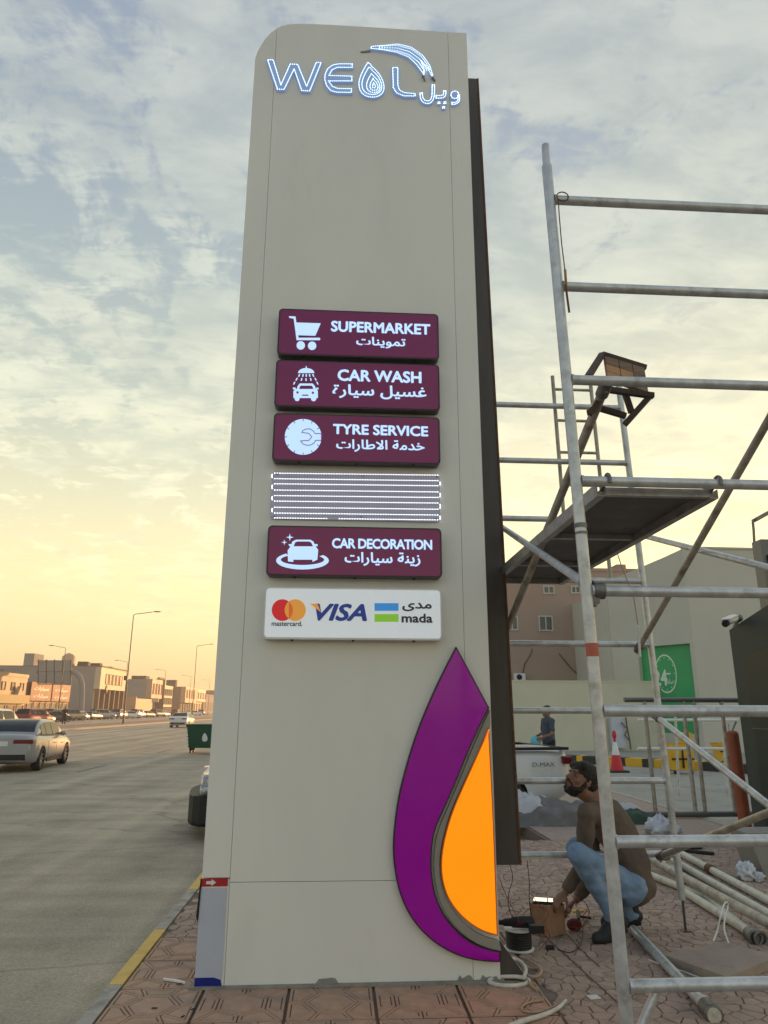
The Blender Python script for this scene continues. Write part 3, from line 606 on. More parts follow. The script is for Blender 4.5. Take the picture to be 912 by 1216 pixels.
# 3 tyre
t, Y = lightbox('maroon lit sign with a tyre and spanner icon reading TYRE SERVICE', (324,493), (522.5,549.6), M['maroon'], M['bronze'])
writing('lettering', text_mesh('TYRE SERVICE', .035), prect(395.3,504.8,508.4,517.2,Y), Y, M['lit'], t); writing('lettering', text_mesh('خدمة الاطارات', .022, True), prect(399.2,522.4,504.2,537.4,Y), Y, M['lit'], t)
flat([Z6(circ(160,985,140,136,40))], t, Y, M['lit'])
tk = []
for a in range(0, 360, 30):
    if a in (0,): continue
    c, s_ = math.cos(math.radians(a)), math.sin(math.radians(a)); tk += strokes([(160+124*c, 985+120*s_), (160+146*c, 985+142*s_)], 5)
wr = [(310,960),(252,960),(236,940),(212,924),(180,926),(158,938),(150,952),(202,958),(226,985),(204,1012),(140,1016),(160,1040),(190,1050),(222,1046),(244,1030),(254,1012),(310,1012)]
flat([Z6(P) for P in tk+strokes(wr, 5)]+[Z6([(296,962),(312,962),(312,1010),(296,1010)])], t, Y-.002, M['maroon2'], 'icon_detail')
# 5 car decoration
t, Y = lightbox('maroon lit sign with a sparkling car on an oval reading CAR DECORATION', (317,625.6), (524.6,685), M['maroon'], M['bronze'])
Z3 = lambda P: [(300+x/3.8, 550+y/3.8) for x, y in P]
writing('lettering', text_mesh('CAR DECORATION', .035, space=.93), prect(394.2,640,513.2,652.2,Y), Y, M['lit'], t); writing('lettering', text_mesh('زينة سيارات', .022, True), prect(409.2,655.8,499.2,672.4,Y), Y, M['lit'], t)
star = lambda x, y, r_: [(x+(r_ if i % 2 == 0 else r_*.28)*math.sin(i*PI/4), y-(r_ if i % 2 == 0 else r_*.28)*math.cos(i*PI/4)) for i in range(8)]
ring = []
for i in range(28):
    a, c = i/28*2*PI, (i+1)/28*2*PI
    if -2.45 < ((a+PI) % (2*PI))-PI < -.69: continue
    P = lambda t_, rx, ry, oy=0: (225+rx*math.cos(t_), 440+oy+ry*math.sin(t_)); ring.append(Z3([P(a,119,40), P(c,119,40), P(c,98,24,-4), P(a,98,24,-4)]))
flat(ring+[Z3(star(168,335,17)), Z3(star(143,358,13)), Z3([(170,378),(180,354),(196,346),(260,346),(274,354),(286,378),(274,378),(264,358),(254,354),(202,354),(192,358),(184,378)]),
      Z3([(158,395),(172,376),(284,376),(296,392),(292,436),(270,446),(270,436),(184,436),(184,446),(160,444)]), Z3([(162,366),(176,366),(176,374),(166,376)]), Z3([(280,366),(293,366),(293,376),(282,374)])], t, Y, M['lit'])
for P_ in ([(200,400),(252,400),(248,410),(206,410)], [(168,392),(190,400),(188,408),(170,404)], [(206,420),(246,420),(244,426),(208,426)]): flat([Z3(P_)], t, Y-.002, M['maroon2'], 'icon_detail')
# 6 payment cards
t, Y = lightbox('white lit sign with red and amber discs reading VISA and mada, lowest box', (313,698), (525,759.6), M['litface'], M['white'])
flat([circ(335.3,724.5,12.6,12.9,32)], t, Y, M['c_red'], 'emblem_disc'); flat([circ(350.6,724.5,12.6,12.9,32)], t, Y-.0003, M['c_yel'], 'emblem_disc')
flat([[(x, y) for x, y in circ(335.3,724.5,12.6,12.9,48) if (x-350.6)**2+(y-724.5)**2 < 12.9**2]], t, Y-.0012, M['c_mid'], 'emblem_lens')
writing('small_lettering', text_mesh('mastercard.', .018), prect(322.6,737.6,359,743.4,Y), Y, M['c_blk'], t)
writing('lettering', text_mesh('VISA', .035, shear=.28), prect(374,716.8,436,737.6,Y), Y, M['c_navy'], t); flat([[(368,716.8),(377,716.8),(381,727)]], t, Y-.006, M['c_yel'], 'emblem_wedge')
flat([[(444.7,716.3),(473.2,716.3),(473.2,725.4),(444.7,725.4)]], t, Y, M['c_blue'], 'blue_bar'); flat([[(444.7,729.2),(473.2,729.2),(473.2,738.4),(444.7,738.4)]], t, Y, M['c_grn'], 'green_bar')
writing('lettering', text_mesh('مدى', .028, True), prect(477.6,715.6,512.6,726,Y), Y, M['c_blk'], t); writing('lettering', text_mesh('mada', .03), prect(476.8,728.6,513.7,739.6,Y), Y, M['c_blk'], t)
# 4 bare LED board
Yb = FY-.02; x0, x1, z0, z1 = prect(321.8,561.5,522.3,617.5,Yb)
t = thing('led_board', 'open grey board with glowing rows of LED dots, its cover missing', 'LED panel', ((x0+x1)/2, FY-.002, z0))
b = MB(); b.prism(rounded(x0, x1, z0, z1, .03), FY-.003, Yb, XZ); obj('backing', b, M['ledboard'], t)
def leddots(pts, r_, Y, m, parent, name='led_dots', n=6):
    b = MB()
    for x, z in pts:
        o = len(b.v); ring_ = [(x+r_*math.cos(2*PI*i/n), Y, z+r_*math.sin(2*PI*i/n)) for i in range(n)]; mid = [(x+.6*r_*math.cos(2*PI*i/n), Y-r_*.8, z+.6*r_*math.sin(2*PI*i/n)) for i in range(n)]
        b.add(ring_+mid, [(i,(i+1) % n,n+(i+1) % n,n+i) for i in range(n)]+[tuple(n+i for i in range(n))])
    o = obj(name, b, m, parent, fix=True); o['kind'] = 'stuff'; return o
pts = []
rows = [45, 70, 93, 121, 146, 171, 199, 225, 247]
for k, yy in enumerate(rows):
    for i in range(64):
        if k == 8 and 21 <= i <= 24: continue
        xx = 100 + i*(835-100)/63; pts.append(fx(300+xx/3.8, 550+(yy+9*(i/63))/3.8, Yb))
for a, c, s_ in ((0,1,-1),(2,3,-1),(4,5,-1),(6,7,-1),(1,2,1),(3,4,1),(5,6,1),(7,8,1)):
    for f in (.25, .5, .75):
        yy = rows[a]*(1-f)+rows[c]*f; xx = 92 if s_ < 0 else 842; pts.append(fx(300+(xx+s_*5*math.sin(f*PI))/3.8, 550+(yy+(0 if s_ < 0 else 10))/3.8, Yb))
leddots(pts, .0034, Yb, M['led2'], t)
for x, y in ((112,50),(500,58),(832,62),(98,240),(490,243),(826,252)):
    b = MB(); p = fx(300+x/3.8, 550+y/3.8, Yb); b.lathe([(.005,0),(.005,-.004),(.001,-.005)], (p[0], Yb, p[1]), 8, 'Y'); obj('screw', b, M['black'], t)

# logo of open letter trays with LED dots
logo = thing('logo_sign', 'glowing blue-white LED letters and swoosh of the name logo at the tower top', 'logo sign', (.3, FY-.002, 6.3))
YT = FY-.02
Za = lambda P: [(300+x/7.015, 35+y/7.015) for x, y in P]
Zb = lambda P: [(420+x/6.514, 35+y/6.514) for x, y in P]
def tray(name, polys, dots=None, ins=.009, step=.0155, m='tray'):
    b = MB()
    for P in polys: b.prism([fx(x, y, YT) for x, y in P], FY-.001, YT, XZ)
    o = obj(name, b, M[m], logo); pp = []
    for P in (dots if dots is not None else polys):
        q = inset([fx(x, y, YT) for x, y in P], ins); n = len(q); carry = 0
        for i in range(n):
            a = Vector(q[i]); c = Vector(q[(i+1) % n]); L_ = (c-a).length; s_ = carry
            while s_ < L_: pp.append(tuple(a+(c-a)*(s_/L_))); s_ += step
            carry = s_-L_
    if pp: leddots(pp, .0038, YT, M['led'], o)
    return o
def smooth(P, it=2, closed=True):
    for _ in range(it):
        Q = []; n = len(P)
        for i in range(n if closed else n-1):
            a, c = P[i], P[(i+1) % n]; Q += [(a[0]*.75+c[0]*.25, a[1]*.75+c[1]*.25), (a[0]*.25+c[0]*.75, a[1]*.25+c[1]*.75)]
        P = Q if closed else [P[0]]+Q+[P[-1]]
    return P
tray('letter', [Za([(113,246),(178,244),(236,452),(306,280),(382,284),(450,462),(522,268),(584,268),(482,520),(402,516),(345,340),(268,508),(200,504)])])
E_ = [(838,280),(720,278),(660,290),(615,325),(594,375),(592,420),(608,470),(645,515),(700,530),(832,532),(832,486),(710,484),(670,468),(648,436),(836,436),(836,382),(650,376),(668,342),(710,322),(838,324)]
tray('letter', [Za(E_)])
dropP = smooth([(112,240),(75,300),(42,370),(32,430),(50,490),(95,522),(150,530),(200,520),(240,480),(240,420),(215,360),(180,315),(150,290)], 1)
def scl(P, s_, ox=0, oy=0): cx_ = sum(p[0] for p in P)/len(P); cy_ = sum(p[1] for p in P)/len(P); return [(cx_+ox+(p[0]-cx_)*s_, cy_+oy+(p[1]-cy_)*s_) for p in P]
tray('drop', [Zb(dropP)], [Zb(dropP), Zb(scl(dropP, .80, 3, 4)), Zb(scl(dropP, .56, 14, 18)), Zb(scl(dropP, .36, 20, 26)), Zb(scl(dropP, .17, 20, 30))], .006)
tray('letter', [Zb([(293,288),(350,288),(350,430),(362,465),(395,482),(484,490),(484,522),(385,520),(325,495),(298,450)])])
sw = [(128,128),(250,118),(345,108),(450,135),(540,200),(595,280),(620,365),(600,362),(568,300),(520,240),(548,300),(546,360),(528,335),(480,270),(420,215),(330,180),(220,160),(130,150)]
tray('swoosh', [Zb(sw)], [Zb(sw)], .006)
ex = []
for k in range(3):
    for i in range(30):
        f = i/34; s_ = .2+.3*k; up = [(200,124),(345,112),(450,138),(540,204),(592,284),(612,350)]; lo = [(200,154),(330,176),(420,208),(490,262),(530,320),(545,350)]
        def at(P, f): q = f*(len(P)-1); a = int(min(q, len(P)-2)); r_ = q-a; return (P[a][0]*(1-r_)+P[a+1][0]*r_, P[a][1]*(1-r_)+P[a+1][1]*r_)
        u, l = at(up, f), at(lo, f); ex.append(fx(*Zb([(u[0]*(1-s_)+l[0]*s_, u[1]*(1-s_)+l[1]*s_)])[0], YT))
b = leddots(ex, .0036, YT, M['led'], [o for o in logo.children if o.name.startswith('swoosh')][0])
b = MB(); b.prism([fx(x, y, YT) for x, y in Zb([(52,158),(128,148),(130,160),(60,166)])], FY-.001, FY-.008, XZ); obj('swoosh_tail', b, M['panel_edge'], logo)
b = MB(); b.prism([fx(x, y, YT) for x, y in Zb([(528,350),(556,392),(546,355)])], FY-.001, YT, XZ); b.prism([fx(x, y, YT) for x, y in Zb([(602,366),(632,392),(618,366)])], FY-.001, YT, XZ); obj('swoosh_tip', b, M['panel_edge'], logo)
def arab(pl, w, closed=False):
    P = smooth(pl, 2, False); Lp = []; Rp = []
    for i in range(len(P)):
        a = Vector(P[max(i-1,0)]); c = Vector(P[min(i+1,len(P)-1)]); n = Vector((-(c-a).y, (c-a).x)).normalized()*w/2; Lp.append(tuple(Vector(P[i])+n)); Rp.append(tuple(Vector(P[i])-n))
    return Zb(Lp+Rp[::-1])
tray('letter', [arab([(616,424),(616,525),(590,565),(545,560),(524,530),(522,488)], 32)], ins=.007, step=.0145)
tray('letter', [arab([(704,472),(704,515),(670,522),(632,520)], 30), Zb([(648,556),(672,556),(672,578),(648,578)]), Zb([(694,556),(718,556),(718,578),(694,578)])], ins=.006, step=.0145)
tray('letter', [Zb(circ(782,505,36,34,16)), arab([(812,505),(815,550),(790,572),(755,572)], 24)], ins=.006, step=.0145)
tray('letter', [Zb([(684,592),(708,592),(708,612),(684,612)])], ins=.005, step=.014)

# drop emblem low on the tower
emb = thing('drop_emblem', 'large backlit drop emblem in purple and orange low on the tower', 'emblem', (.7, FY-.002, .2))
Zd = lambda P: [(440+x/2.83, 750+y/2.83) for x, y in P]
pur = [(288,50),(238,145),(190,250),(150,350),(115,465),(90,570),(78,670),(75,740),(80,800),(95,875),(122,940),(160,995),(210,1043),(270,1080),(330,1101),(390,1110),(437,1111),(437,1074),(395,1066),(340,1045),(290,1006),(245,950),(217,885),(205,810),(205,735),(216,665),(250,592),(290,500),(330,400),(365,322),(399,256)]
ora = [(398,322),(350,430),(310,518),(272,606),(248,688),(235,765),(238,830),(256,892),(290,943),(335,984),(380,1010),(428,1023),(415,640)]
def runs(P, cuts):
    out = []
    for a, c in zip(cuts, cuts[1:]): out += smooth(P[a:c+1], 2, False)[:-1]
    return out
pur = runs(pur+[pur[0]], [0, pur.index((437,1111)), pur.index((437,1074)), pur.index((399,256)), len(pur)])
ora = runs(ora+[ora[0]], [0, ora.index((428,1023)), len(ora)])
YE = FY-.04
def emb_part(name, P, m, fm, ins=.009):
    q = [fx(x, y, YE) for x, y in Zd(P)]
    b = MB(); b.prism(q, FY-.001, YE, XZ); fo = obj(name+'_frame', b, fm, emb)
    b = MB(); b.prism(inset(q, ins), YE-.0005, YE-.004, XZ); obj(name+'_face', b, m, fo)
emb_part('purple', pur, M['purple'], M['bronze'])
emb_part('orange', ora, M['orange'], mat('orange_return', (.5,.17,.02), .4, var=.05), .008)
gr = [(399,262),(399,318),(350,420),(305,515),(265,605),(240,690),(228,765),(230,832),(250,898),(288,955),(335,998),(385,1024),(428,1034),(436,1068),(395,1060),(345,1040),(296,1002),(252,946),(224,882),(212,808),(212,738),(224,668),(256,596),(296,503),(336,404),(370,326)]
gr = runs(gr+[gr[0]], [0, 1, gr.index((428,1034)), gr.index((436,1068)), len(gr)])
b = MB(); b.prism([fx(x, y, FY-.004) for x, y in Zd(gr)], FY-.0005, FY-.03, XZ); obj('grey_spacer', b, mat('grey_spacer', (.30,.28,.24), .6, var=.1), emb)

def soft(P, it=2):
    Q = [Vector(p) for p in P]
    for _ in range(it):
        R = [Q[0]]
        for a, c in zip(Q, Q[1:]): R += [a*.75+c*.25, a*.25+c*.75]
        Q = R+[Q[-1]]
    return Q
# ================================================================== SCAFFOLD
R_ = .0255
def tubeobj(name, p, q, r, m, parent, n=16, label=None):
    b = MB(); b.tube(p, q, r, None, n); o = obj(name, b, M[m], parent)
    if label: o['label'] = label
    return o
# near frame at Y = 3.0
nf = thing('scaffold', 'nearest grey tube scaffold frame with red tape round its left post', 'scaffold frame', (1.75, 3.0, 0), 'scaffold frames')
def frame_(t, xl0, xl1, xr0, xr1, Y, ztop, ks, m='galv', low=0.):
    for x0, x1 in ((xl0, xl1), (xr0, xr1)):
        tubeobj('post', (x0, Y, low), (x1, Y, ztop-.13), R_, m, t, 20)
        b = MB(); b.tube((x1, Y, ztop-.135), (x1, Y, ztop), .0195, None, 14); obj('spigot', b, M[m], t)
    for k in ks:
        z = .5*k; f = z/ztop; xl = xl0+(xl1-xl0)*f; xr = xr0+(xr1-xr0)*f
        b = MB(); b.tube((xl+R_*.8, Y, z), (xr-R_*.8, Y, z), .0235, None, 16)
        b.lathe([(.0275, 0), (.0275, .01)], (xl+R_*.75, Y, z), 16, 'X'); b.lathe([(.0275, -.01), (.0275, 0)], (xr-R_*.75, Y, z), 16, 'X'); obj('rung', b, M[m], t)
frame_(nf, 1.105, 1.022, 2.47, 2.40, 3.0, 4.335, range(1, 9))
xz = lambda z: 1.105+(1.022-1.105)*z/4.335
b = MB(); b.tube((xz(1.72), 3.0, 1.72), (xz(1.775), 3.0, 1.775), R_+.0012, None, 20); obj('tape_band', b, M['tape'], nf)
b = MB(); b.tube((xz(2.28), 3.0, 2.28), (xz(2.30), 3.0, 2.30), R_+.003, None, 20); b.tube((xz(2.25), 3.0, 2.25), (xz(2.262), 3.0, 2.262), R_+.002, None, 20); obj('joint_collar', b, M['coupler'], nf)
b = MB(); b.tube((xz(2.0)+.03, 3.0, 2.0), (xz(2.0)+.075, 3.0, 2.0), .036, None, 16); b.box((xz(2)+.0, 2.985, 1.945), (xz(2)+.05, 3.045, 1.975)); b.tube((xz(2)+.03, 2.99, 1.93), (xz(2)+.03, 2.99, 1.975), .008, None, 8); obj('coupler', b, M['coupler'], nf)
# rear frame at Y = 5.5
rf = thing('scaffold', 'far scaffold frame behind the sign tower, its right post beside the crouching man', 'scaffold frame', (1.75, 5.5, 0), 'scaffold frames')
frame_(rf, 1.08, 1.04, 2.485, 2.372, 5.5, 4.335, range(1, 9), low=.20)
for x in (2.489, 1.08):
    b = MB(); b.tube((x, 5.5, .006), (x, 5.5, .2), .009, None, 10); b.box((x-.03, 5.47, .0), (x+.03, 5.53, .006)); obj('jack_foot', b, M['oxide'], rf)
BR = 'diagonal scaffold braces'
def brace(label, p, q, r=.0215, m='galv', hooks=True):
    c = (Vector(p)+Vector(q))/2; t = thing('scaffold_brace', label, 'brace', c, BR)
    tubeobj('tube', p, q, r, m, t, 14)
    if hooks:
        d = (Vector(q)-Vector(p)).normalized()
        for e, s_ in ((Vector(p), 1), (Vector(q), -1)):
            b = MB(); b.tube(e-d*s_*.02, e+d*s_*.06, r*1.35, None, 12); b.tube(e+Vector((0,0,-.04)), e+Vector((0,0,.03)), .009, None, 8); obj('hook', b, M['coupler'], t)
    return t
brace('grey brace sloping from behind the tower down to the near post below the platform', (1.09, 3.04, 2.03), (1.25, 5.46, 2.94))
brace('brown-grey brace leaning from below the small plank step down to the tower', (1.25, 3.05, 3.0), (1.235, 5.46, 1.98), .0235, 'galv_warm')
brace('long grey-brown brace rising across the sky to the right edge', (2.31, 5.45, 1.96), (2.43, 3.05, 3.42), .0235, 'galv_warm')
brace('pale brace crossing in front of the beige building under the long rising one', (2.41, 5.45, 2.87), (2.44, 3.05, 2.0), .0205)
brace('pale grey brace falling past the green 24 window to the right edge', (2.40, 5.45, 1.46), (2.42, 3.05, .62), .0215)
brace('low weathered brace rising from the foot of the right post over the stacked pipes', (2.32, 5.42, .50), (2.44, 3.05, 1.32), .0215, 'galv_warm')
p = Vector((1.235, 3.02, .50)); brace('short brace under the lowest rung of the nearest frame at the bottom of the photo', (1.235, 3.02, .485), (1.02, 3.02, .14), .017, hooks=False)
# working platform between the z = 2.5 rungs
pl = thing('scaffold_platform', 'dark steel walkway platform hooked over a scaffold rung, seen from below', 'platform', (1.45, 4.2, 2.48))
px0, px1, py0, py1, pz = 1.17, 1.745, 3.06, 5.44, 2.50
b = MB(); b.box((px0+.04, py0+.02, pz-.006), (px1-.04, py1-.02, pz)); obj('deck', b, M['plate'], pl)
for x in (px0, px1-.04):
    b = MB(); b.box((x, py0, pz-.05), (x+.004, py1, pz+.012)); b.box((x+.036, py0, pz-.05), (x+.04, py1, pz-.007)); b.box((x+.004, py0, pz-.05), (x+.036, py1, pz-.046)); obj('side_rail', b, M['alu'], pl)
for y in (py0, py1-.03):
    b = MB(); b.box((px0+.041, y, pz-.045), (px1-.041, y+.03, pz-.007)); obj('end_rail', b, M['alu'], pl)
for y in (3.95, 4.75):
    b = MB(); b.box((px0+.041, y, pz-.035), (px1-.041, y+.04, pz-.007)); obj('cross_member', b, M['alu'], pl)
for x in (px0+.03, px1-.03):
    for y, s_ in ((3.0, 1), (5.5, -1)):
        b = MB(); pts = [(x, y+s_*.075, pz-.02)]+[(x, y+s_*.034*math.cos(a), pz+.034*math.sin(a)) for a in [PI*k/7 for k in range(0, 8)]]+[(x, y-s_*.034, pz-.015)]
        b.path(pts, .008, 8); obj('hook', b, M['coupler'], pl)
# ladder standing on the rear rung
ld = thing('ladder', 'narrow tube ladder standing behind the platform against the sky', 'ladder', (1.95, 5.56, 2.5))
LY = 5.58
for x0, x1, z0, z1 in ((1.845, 1.82, 2.52, 4.32), (2.19, 2.155, 2.5, 4.28)): tubeobj('stile', (x0, LY, z0), (x1, LY, z1), .016, 'galv_warm', ld, 10)
for k in range(6):
    z = 2.74+.291*k; tubeobj('rung', (1.845-.014*(z-2.5), LY, z), (2.187-.018*(z-2.5), LY, z), .0125, 'galv_warm', ld, 10)
# plank step fixed at the 3.0 rung
st = thing('plank_step', 'small folding step of brown and orange planks on a dark frame above the platform', 'step', (1.43, 3.25, 3.0))
def q3(x, y, Y=3.22): return atY(x, y, Y)
TL, TR_, BR_, BL_ = q3(718,422,3.30), q3(765,436,3.30), q3(770,466,3.14), q3(722,449,3.14)
def qi(u, v): return (TL*(1-u)+TR_*u)*(1-v)+(BL_*(1-u)+BR_*u)*v
nn = (TR_-TL).cross(BL_-TL).normalized()
for r_i, (v0, v1) in enumerate(((.02,.36),(.38,.68),(.70,.98))):
    for c_i, (u0, u1) in enumerate(((.0,.34),(.36,.68),(.70,1.0))):
        a, b_, c, d = qi(u0,v0), qi(u1,v0), qi(u1,v1), qi(u0,v1); o2 = nn*.018; b = MB()
        b.add([a,b_,c,d,a+o2,b_+o2,c+o2,d+o2], [(0,1,2,3),(7,6,5,4),(0,4,5,1),(1,5,6,2),(2,6,7,3),(3,7,4,0)])
        m = 'wood2' if (r_i == 1 and c_i in (0, 1)) or (r_i, c_i) == (2, 0) else 'wood'; obj('plank', b, M[m], st)
def timber(p, q, w=.026, h=.026): b = MB(); b.bar(p, q, w, h); obj('frame_bar', b, M['wood3'], st)
timber(q3(715,421,3.31), q3(767,437,3.31)); timber(q3(724,463,3.12), q3(776,470,3.12)); timber(q3(715,421,3.31), q3(698,448,3.02))
timber(q3(722,462,3.12), q3(700,492,3.14)); timber(q3(709,484,3.3), q3(743,494,3.3)); timber(q3(774,468,3.12), q3(742,504,3.16)); timber(q3(742,466,3.35), q3(750,490,3.35)); timber(q3(700,490,3.16), q3(712,480,3.34))
# cord on the top rungs
cd_ = thing('cord', 'thin brown cord and strap hanging from the top rung of the nearest frame', 'cord', (1.08, 2.97, 4.0))
b = MB(); b.path([q3(663,238,2.97), q3(664,255,2.968), q3(667,290,2.972), q3(671,322,2.968), q3(672,345,2.968)], .0028, 6); b.path([(1.083+.03*math.cos(a), 2.972+.0, 4.0+.027*math.sin(a)) for a in [2*PI*k/12 for k in range(12)]], .003, 6, closed=True); obj('line', b, M['rust'], cd_)
b = MB(); b.bar(q3(671,320,2.965), q3(672.5,343,2.965), .012, .004); obj('strap', b, M['wood2'], cd_); b = MB(); b.bar(q3(671.5,338,2.962), q3(676,371,2.962), .009, .006); obj('strap_tail', b, M['rust'], cd_)
wh = thing('white_stick', 'thin white pole end hanging by the right post above the green window', 'pole', (2.3, 5.3, 2.0))
b = MB(); b.tube(atY(757.5,742,5.3), atY(760,780,5.3), .011, None, 8); obj('rod', b, M['white'], wh)
b = MB(); b.path([atY(733,657,5.35), atY(738,672,5.35), atY(747,695,5.35), atY(752,706,5.35), atY(757.5,742,5.3)], .004, 6); obj('string', b, M['rope'], wh)

# frame C standing farther back over the kerb
fc = thing('barrier_frame', 'low rectangular tube frame standing on the pavement in front of the forecourt', 'tube frame', (5.2, 10.9, 0))
YC = 10.9
tubeobj('top_rail', (4.33, YC, 1.66), (6.25, YC, 1.66), .036, 'steel', fc); tubeobj('base_rail', (4.28, YC, .045), (6.2, YC, .045), .04, 'steel', fc)
for x in (4.66, 5.26, 5.42, 5.86): tubeobj('upright', (x, YC+(.03 if x == 5.42 else 0), .05), (x-.02, YC, 1.66), .03, 'galv_warm', fc)
rl = thing('handrail', 'two white rails on thin posts in front of the green 24 window', 'handrail', (8, 14.5, 0))
YR = 14.5
for yy in (855, 889): tubeobj('rail', atY(757,yy,YR), atY(876,yy,YR), .028, 'white', rl)
for xx in (802, 858): tubeobj('rail_post', atY(xx,850,YR), Vector((atY(xx,900,YR).x, YR, -.1)), .024, 'galv', rl)
b = MB(); b.tube(atY(863,885,YR+.05), atY(874,857,YR+.05), .02, None, 8); obj('strut', b, M['steel'], rl)

# ================================================================== PIPES AND THINGS ON THE PAVEMENT
PG = 'pipes lying on the pavement'
def pipe(label, p, q, r=.03, m='cream', end=True):
    t = thing('scaffold_pipe', label, 'pipe', ((Vector(p)+Vector(q))/2).to_tuple(), PG); tubeobj('tube', p, q, r, m, t, 14)
    if end:
        d = (Vector(q)-Vector(p)).normalized(); e = Vector(q); b = MB(); b.tube(e-d*.09, e, r*1.4, None, 14); b.path([e+Vector((0,0,0))+d*.02+Vector((d.y,-d.x,0))*r*1.3*math.cos(a)+Vector((0,0,1))*r*1.3*math.sin(a) for a in [2*PI*k/12 for k in range(12)]], r*.35, 6, closed=True); obj('coupler', b, M['coupler'], t)
    return t
def PZ(x, y, z=.05): return atZ(x, y, z)
pipe('cream pipe with a brown joint, farthest of the pipes lying on the pavement', PZ(806,1012,.035), PZ(930,1079,.035), .035, end=False)
b = MB(); p, q = PZ(806,1012,.035), PZ(930,1079,.035); c = p*.62+q*.38; d = (q-p).normalized(); b.tube(c-d*.05, c+d*.05, .045, None, 14)
pt = [o for o in S.objects if o.name.startswith('scaffold_pipe') and o.type == 'EMPTY'][-1]; obj('joint_sleeve', b, M['rust'], pt)
pipe('long cream pipe second from the back in the stack of pipes', PZ(800,1022,.035), PZ(935,1098,.035), .033, end=False)
pipe('cream pipe in the middle of the stack, running under the greyer one', PZ(790,1024,.035), PZ(896,1113,.035), .033)
pipe('thick greyish pipe lying on top of the stack of cream pipes', PZ(772,1020,.11), PZ(925,1103,.11), .036, 'galv_warm', end=False)
pipe('cream pipe with a steel coupler end beside the concrete slab, nearest of the stack', PZ(815,1060,.035), PZ(902,1114,.035), .033)
pipe('short cream pipe under the elbow of the stack near the man', PZ(765,1036,.035), PZ(840,1066,.035), .03, end=False)
pipe('grey-green pipe on the paving running from the man\'s heel to the bottom edge', PZ(752,1104,.03), PZ(846,1203,.03), .03, 'galv')
b = MB(); p = PZ(835,1190,.03); q = PZ(848,1206,.03); b.tube(p, q, .036, None, 14); g_ = [o for o in S.objects if o.name.startswith('scaffold_pipe') and o.type == 'EMPTY'][-1]; obj('white_sleeve', b, M['cream'], g_)
t = thing('cable_tie', 'loose white plastic strap looped over the stacked pipes', 'strap', PZ(852,1095,.1))
b = MB(); b.path(soft([PZ(847,1118,.01), PZ(852,1105,.05), PZ(856,1085,.16), PZ(861,1070,.18), PZ(866,1073,.13), PZ(858,1100,.05), PZ(866,1122,.01)]), .006, 6); obj('band', b, M['white'], t)
t = thing('steel_joint', 'grey swivel joint where the pipes meet behind the man', 'coupler', PZ(784,1018,.08))
b = MB(); b.tube(PZ(775,1022,.10), PZ(800,1010,.16), .038, None, 14); b.path([PZ(790,1014,.13)+Vector((.05*math.cos(a), .0, .05*math.sin(a))) for a in [2*PI*k/12 for k in range(12)]], .014, 8, closed=True); obj('body', b, M['coupler'], t)

sl = thing('paving_slab', 'brown-grey concrete slab lying loose on the pavement at lower right', 'slab', (2.5, 4.95, 0))
b = MB(); P = [PZ(787,1133,.055), PZ(858,1118,.055), PZ(925,1136,.055), PZ(863,1160,.055)]; b.prism([(p.x, p.y) for p in P], .004, .055); o = obj('slab', b, mat('brown_slab', (.33,.26,.21), .85, var=.12, scale=6, bump=.4, bscale=70, dirt=((.22,.18,.15), 7, .5, .6)), sl); bevel(o, .006)

bx = thing('cardboard_box', 'small brown cardboard box with two glowing strips, in front of the man\'s hands', 'box', (1.52, 5.5, 0))
b = MB(); b.prism([(1.375,5.50),(1.465,5.385),(1.62,5.47),(1.53,5.59)], .003, .19); o = obj('carton', b, M['carton'], bx); bevel(o, .004, 1)
b = MB(); b.bar((1.47,5.40,.193),(1.60,5.472,.193),.03,.004); b.bar((1.385,5.505,.193),(1.46,5.41,.193),.025,.004); obj('flap', b, M['carton'], bx)
led_ = thing('led_driver', 'pair of glowing pale LED modules lying on the cardboard box', 'LED modules', (1.5, 5.46, .2))
b = MB(); b.obox((1.50,5.47,.204), (.20,.075,.018), Matrix.Rotation(math.radians(-16),3,'Z')); obj('base', b, M['black'], led_)
for s_ in (-1, 1):
    c = Vector((1.50,5.47,.217)) + Matrix.Rotation(math.radians(-16),3,'Z') @ Vector((s_*.05, 0, 0)); b = MB(); b.obox(c, (.092,.066,.008), Matrix.Rotation(math.radians(-16),3,'Z')); obj('module', b, M['ledw'], led_)
sp = thing('cable_spool', 'white flanged spool of black cable on the ground beside the tower foot', 'spool', (1.21, 5.15, 0))
c = (1.212, 5.17, 0)
b = MB(); b.lathe([(.02,.0),(.098,.0),(.098,.010),(.02,.010)], c, 28); obj('flange', b, M['white'], sp); b = MB(); b.lathe([(.02,.115),(.092,.115),(.092,.125),(.02,.125)], c, 28); obj('flange', b, M['white'], sp)
for k in range(8): b = MB(); b.path([(c[0]+.078*math.cos(a), c[1]+.078*math.sin(a), .017+.0135*k) for a in [2*PI*i/24 for i in range(24)]], .0072, 6, closed=True); obj('cable_turn', b, M['wire2'], sp)
b = MB(); b.lathe([(.072,.01),(.072,.115)], c, 24); obj('core', b, M['black'], sp)
dl = thing('cordless_drill', 'dark cordless drill lying on top of the cable spool', 'drill', (1.2, 5.15, .13))
b = MB(); b.lathe([(.0,-.14),(.012,-.14),(.016,-.10),(.022,-.095),(.024,-.05),(.032,-.04),(.036,.03),(.036,.085),(.026,.10),(.0,.102)], (1.205,5.13,.168), 16, 'X'); obj('body', b, M['black'], dl)
b = MB(); b.bar((1.255,5.125,.165),(1.29,5.055,.15),.036,.03); b.obox((1.30,5.04,.152),(.09,.05,.045)); obj('handle', b, M['black'], dl); b = MB(); b.obox((1.205,5.10,.172),(.03,.008,.02)); obj('badge', b, M['taillamp'], dl)
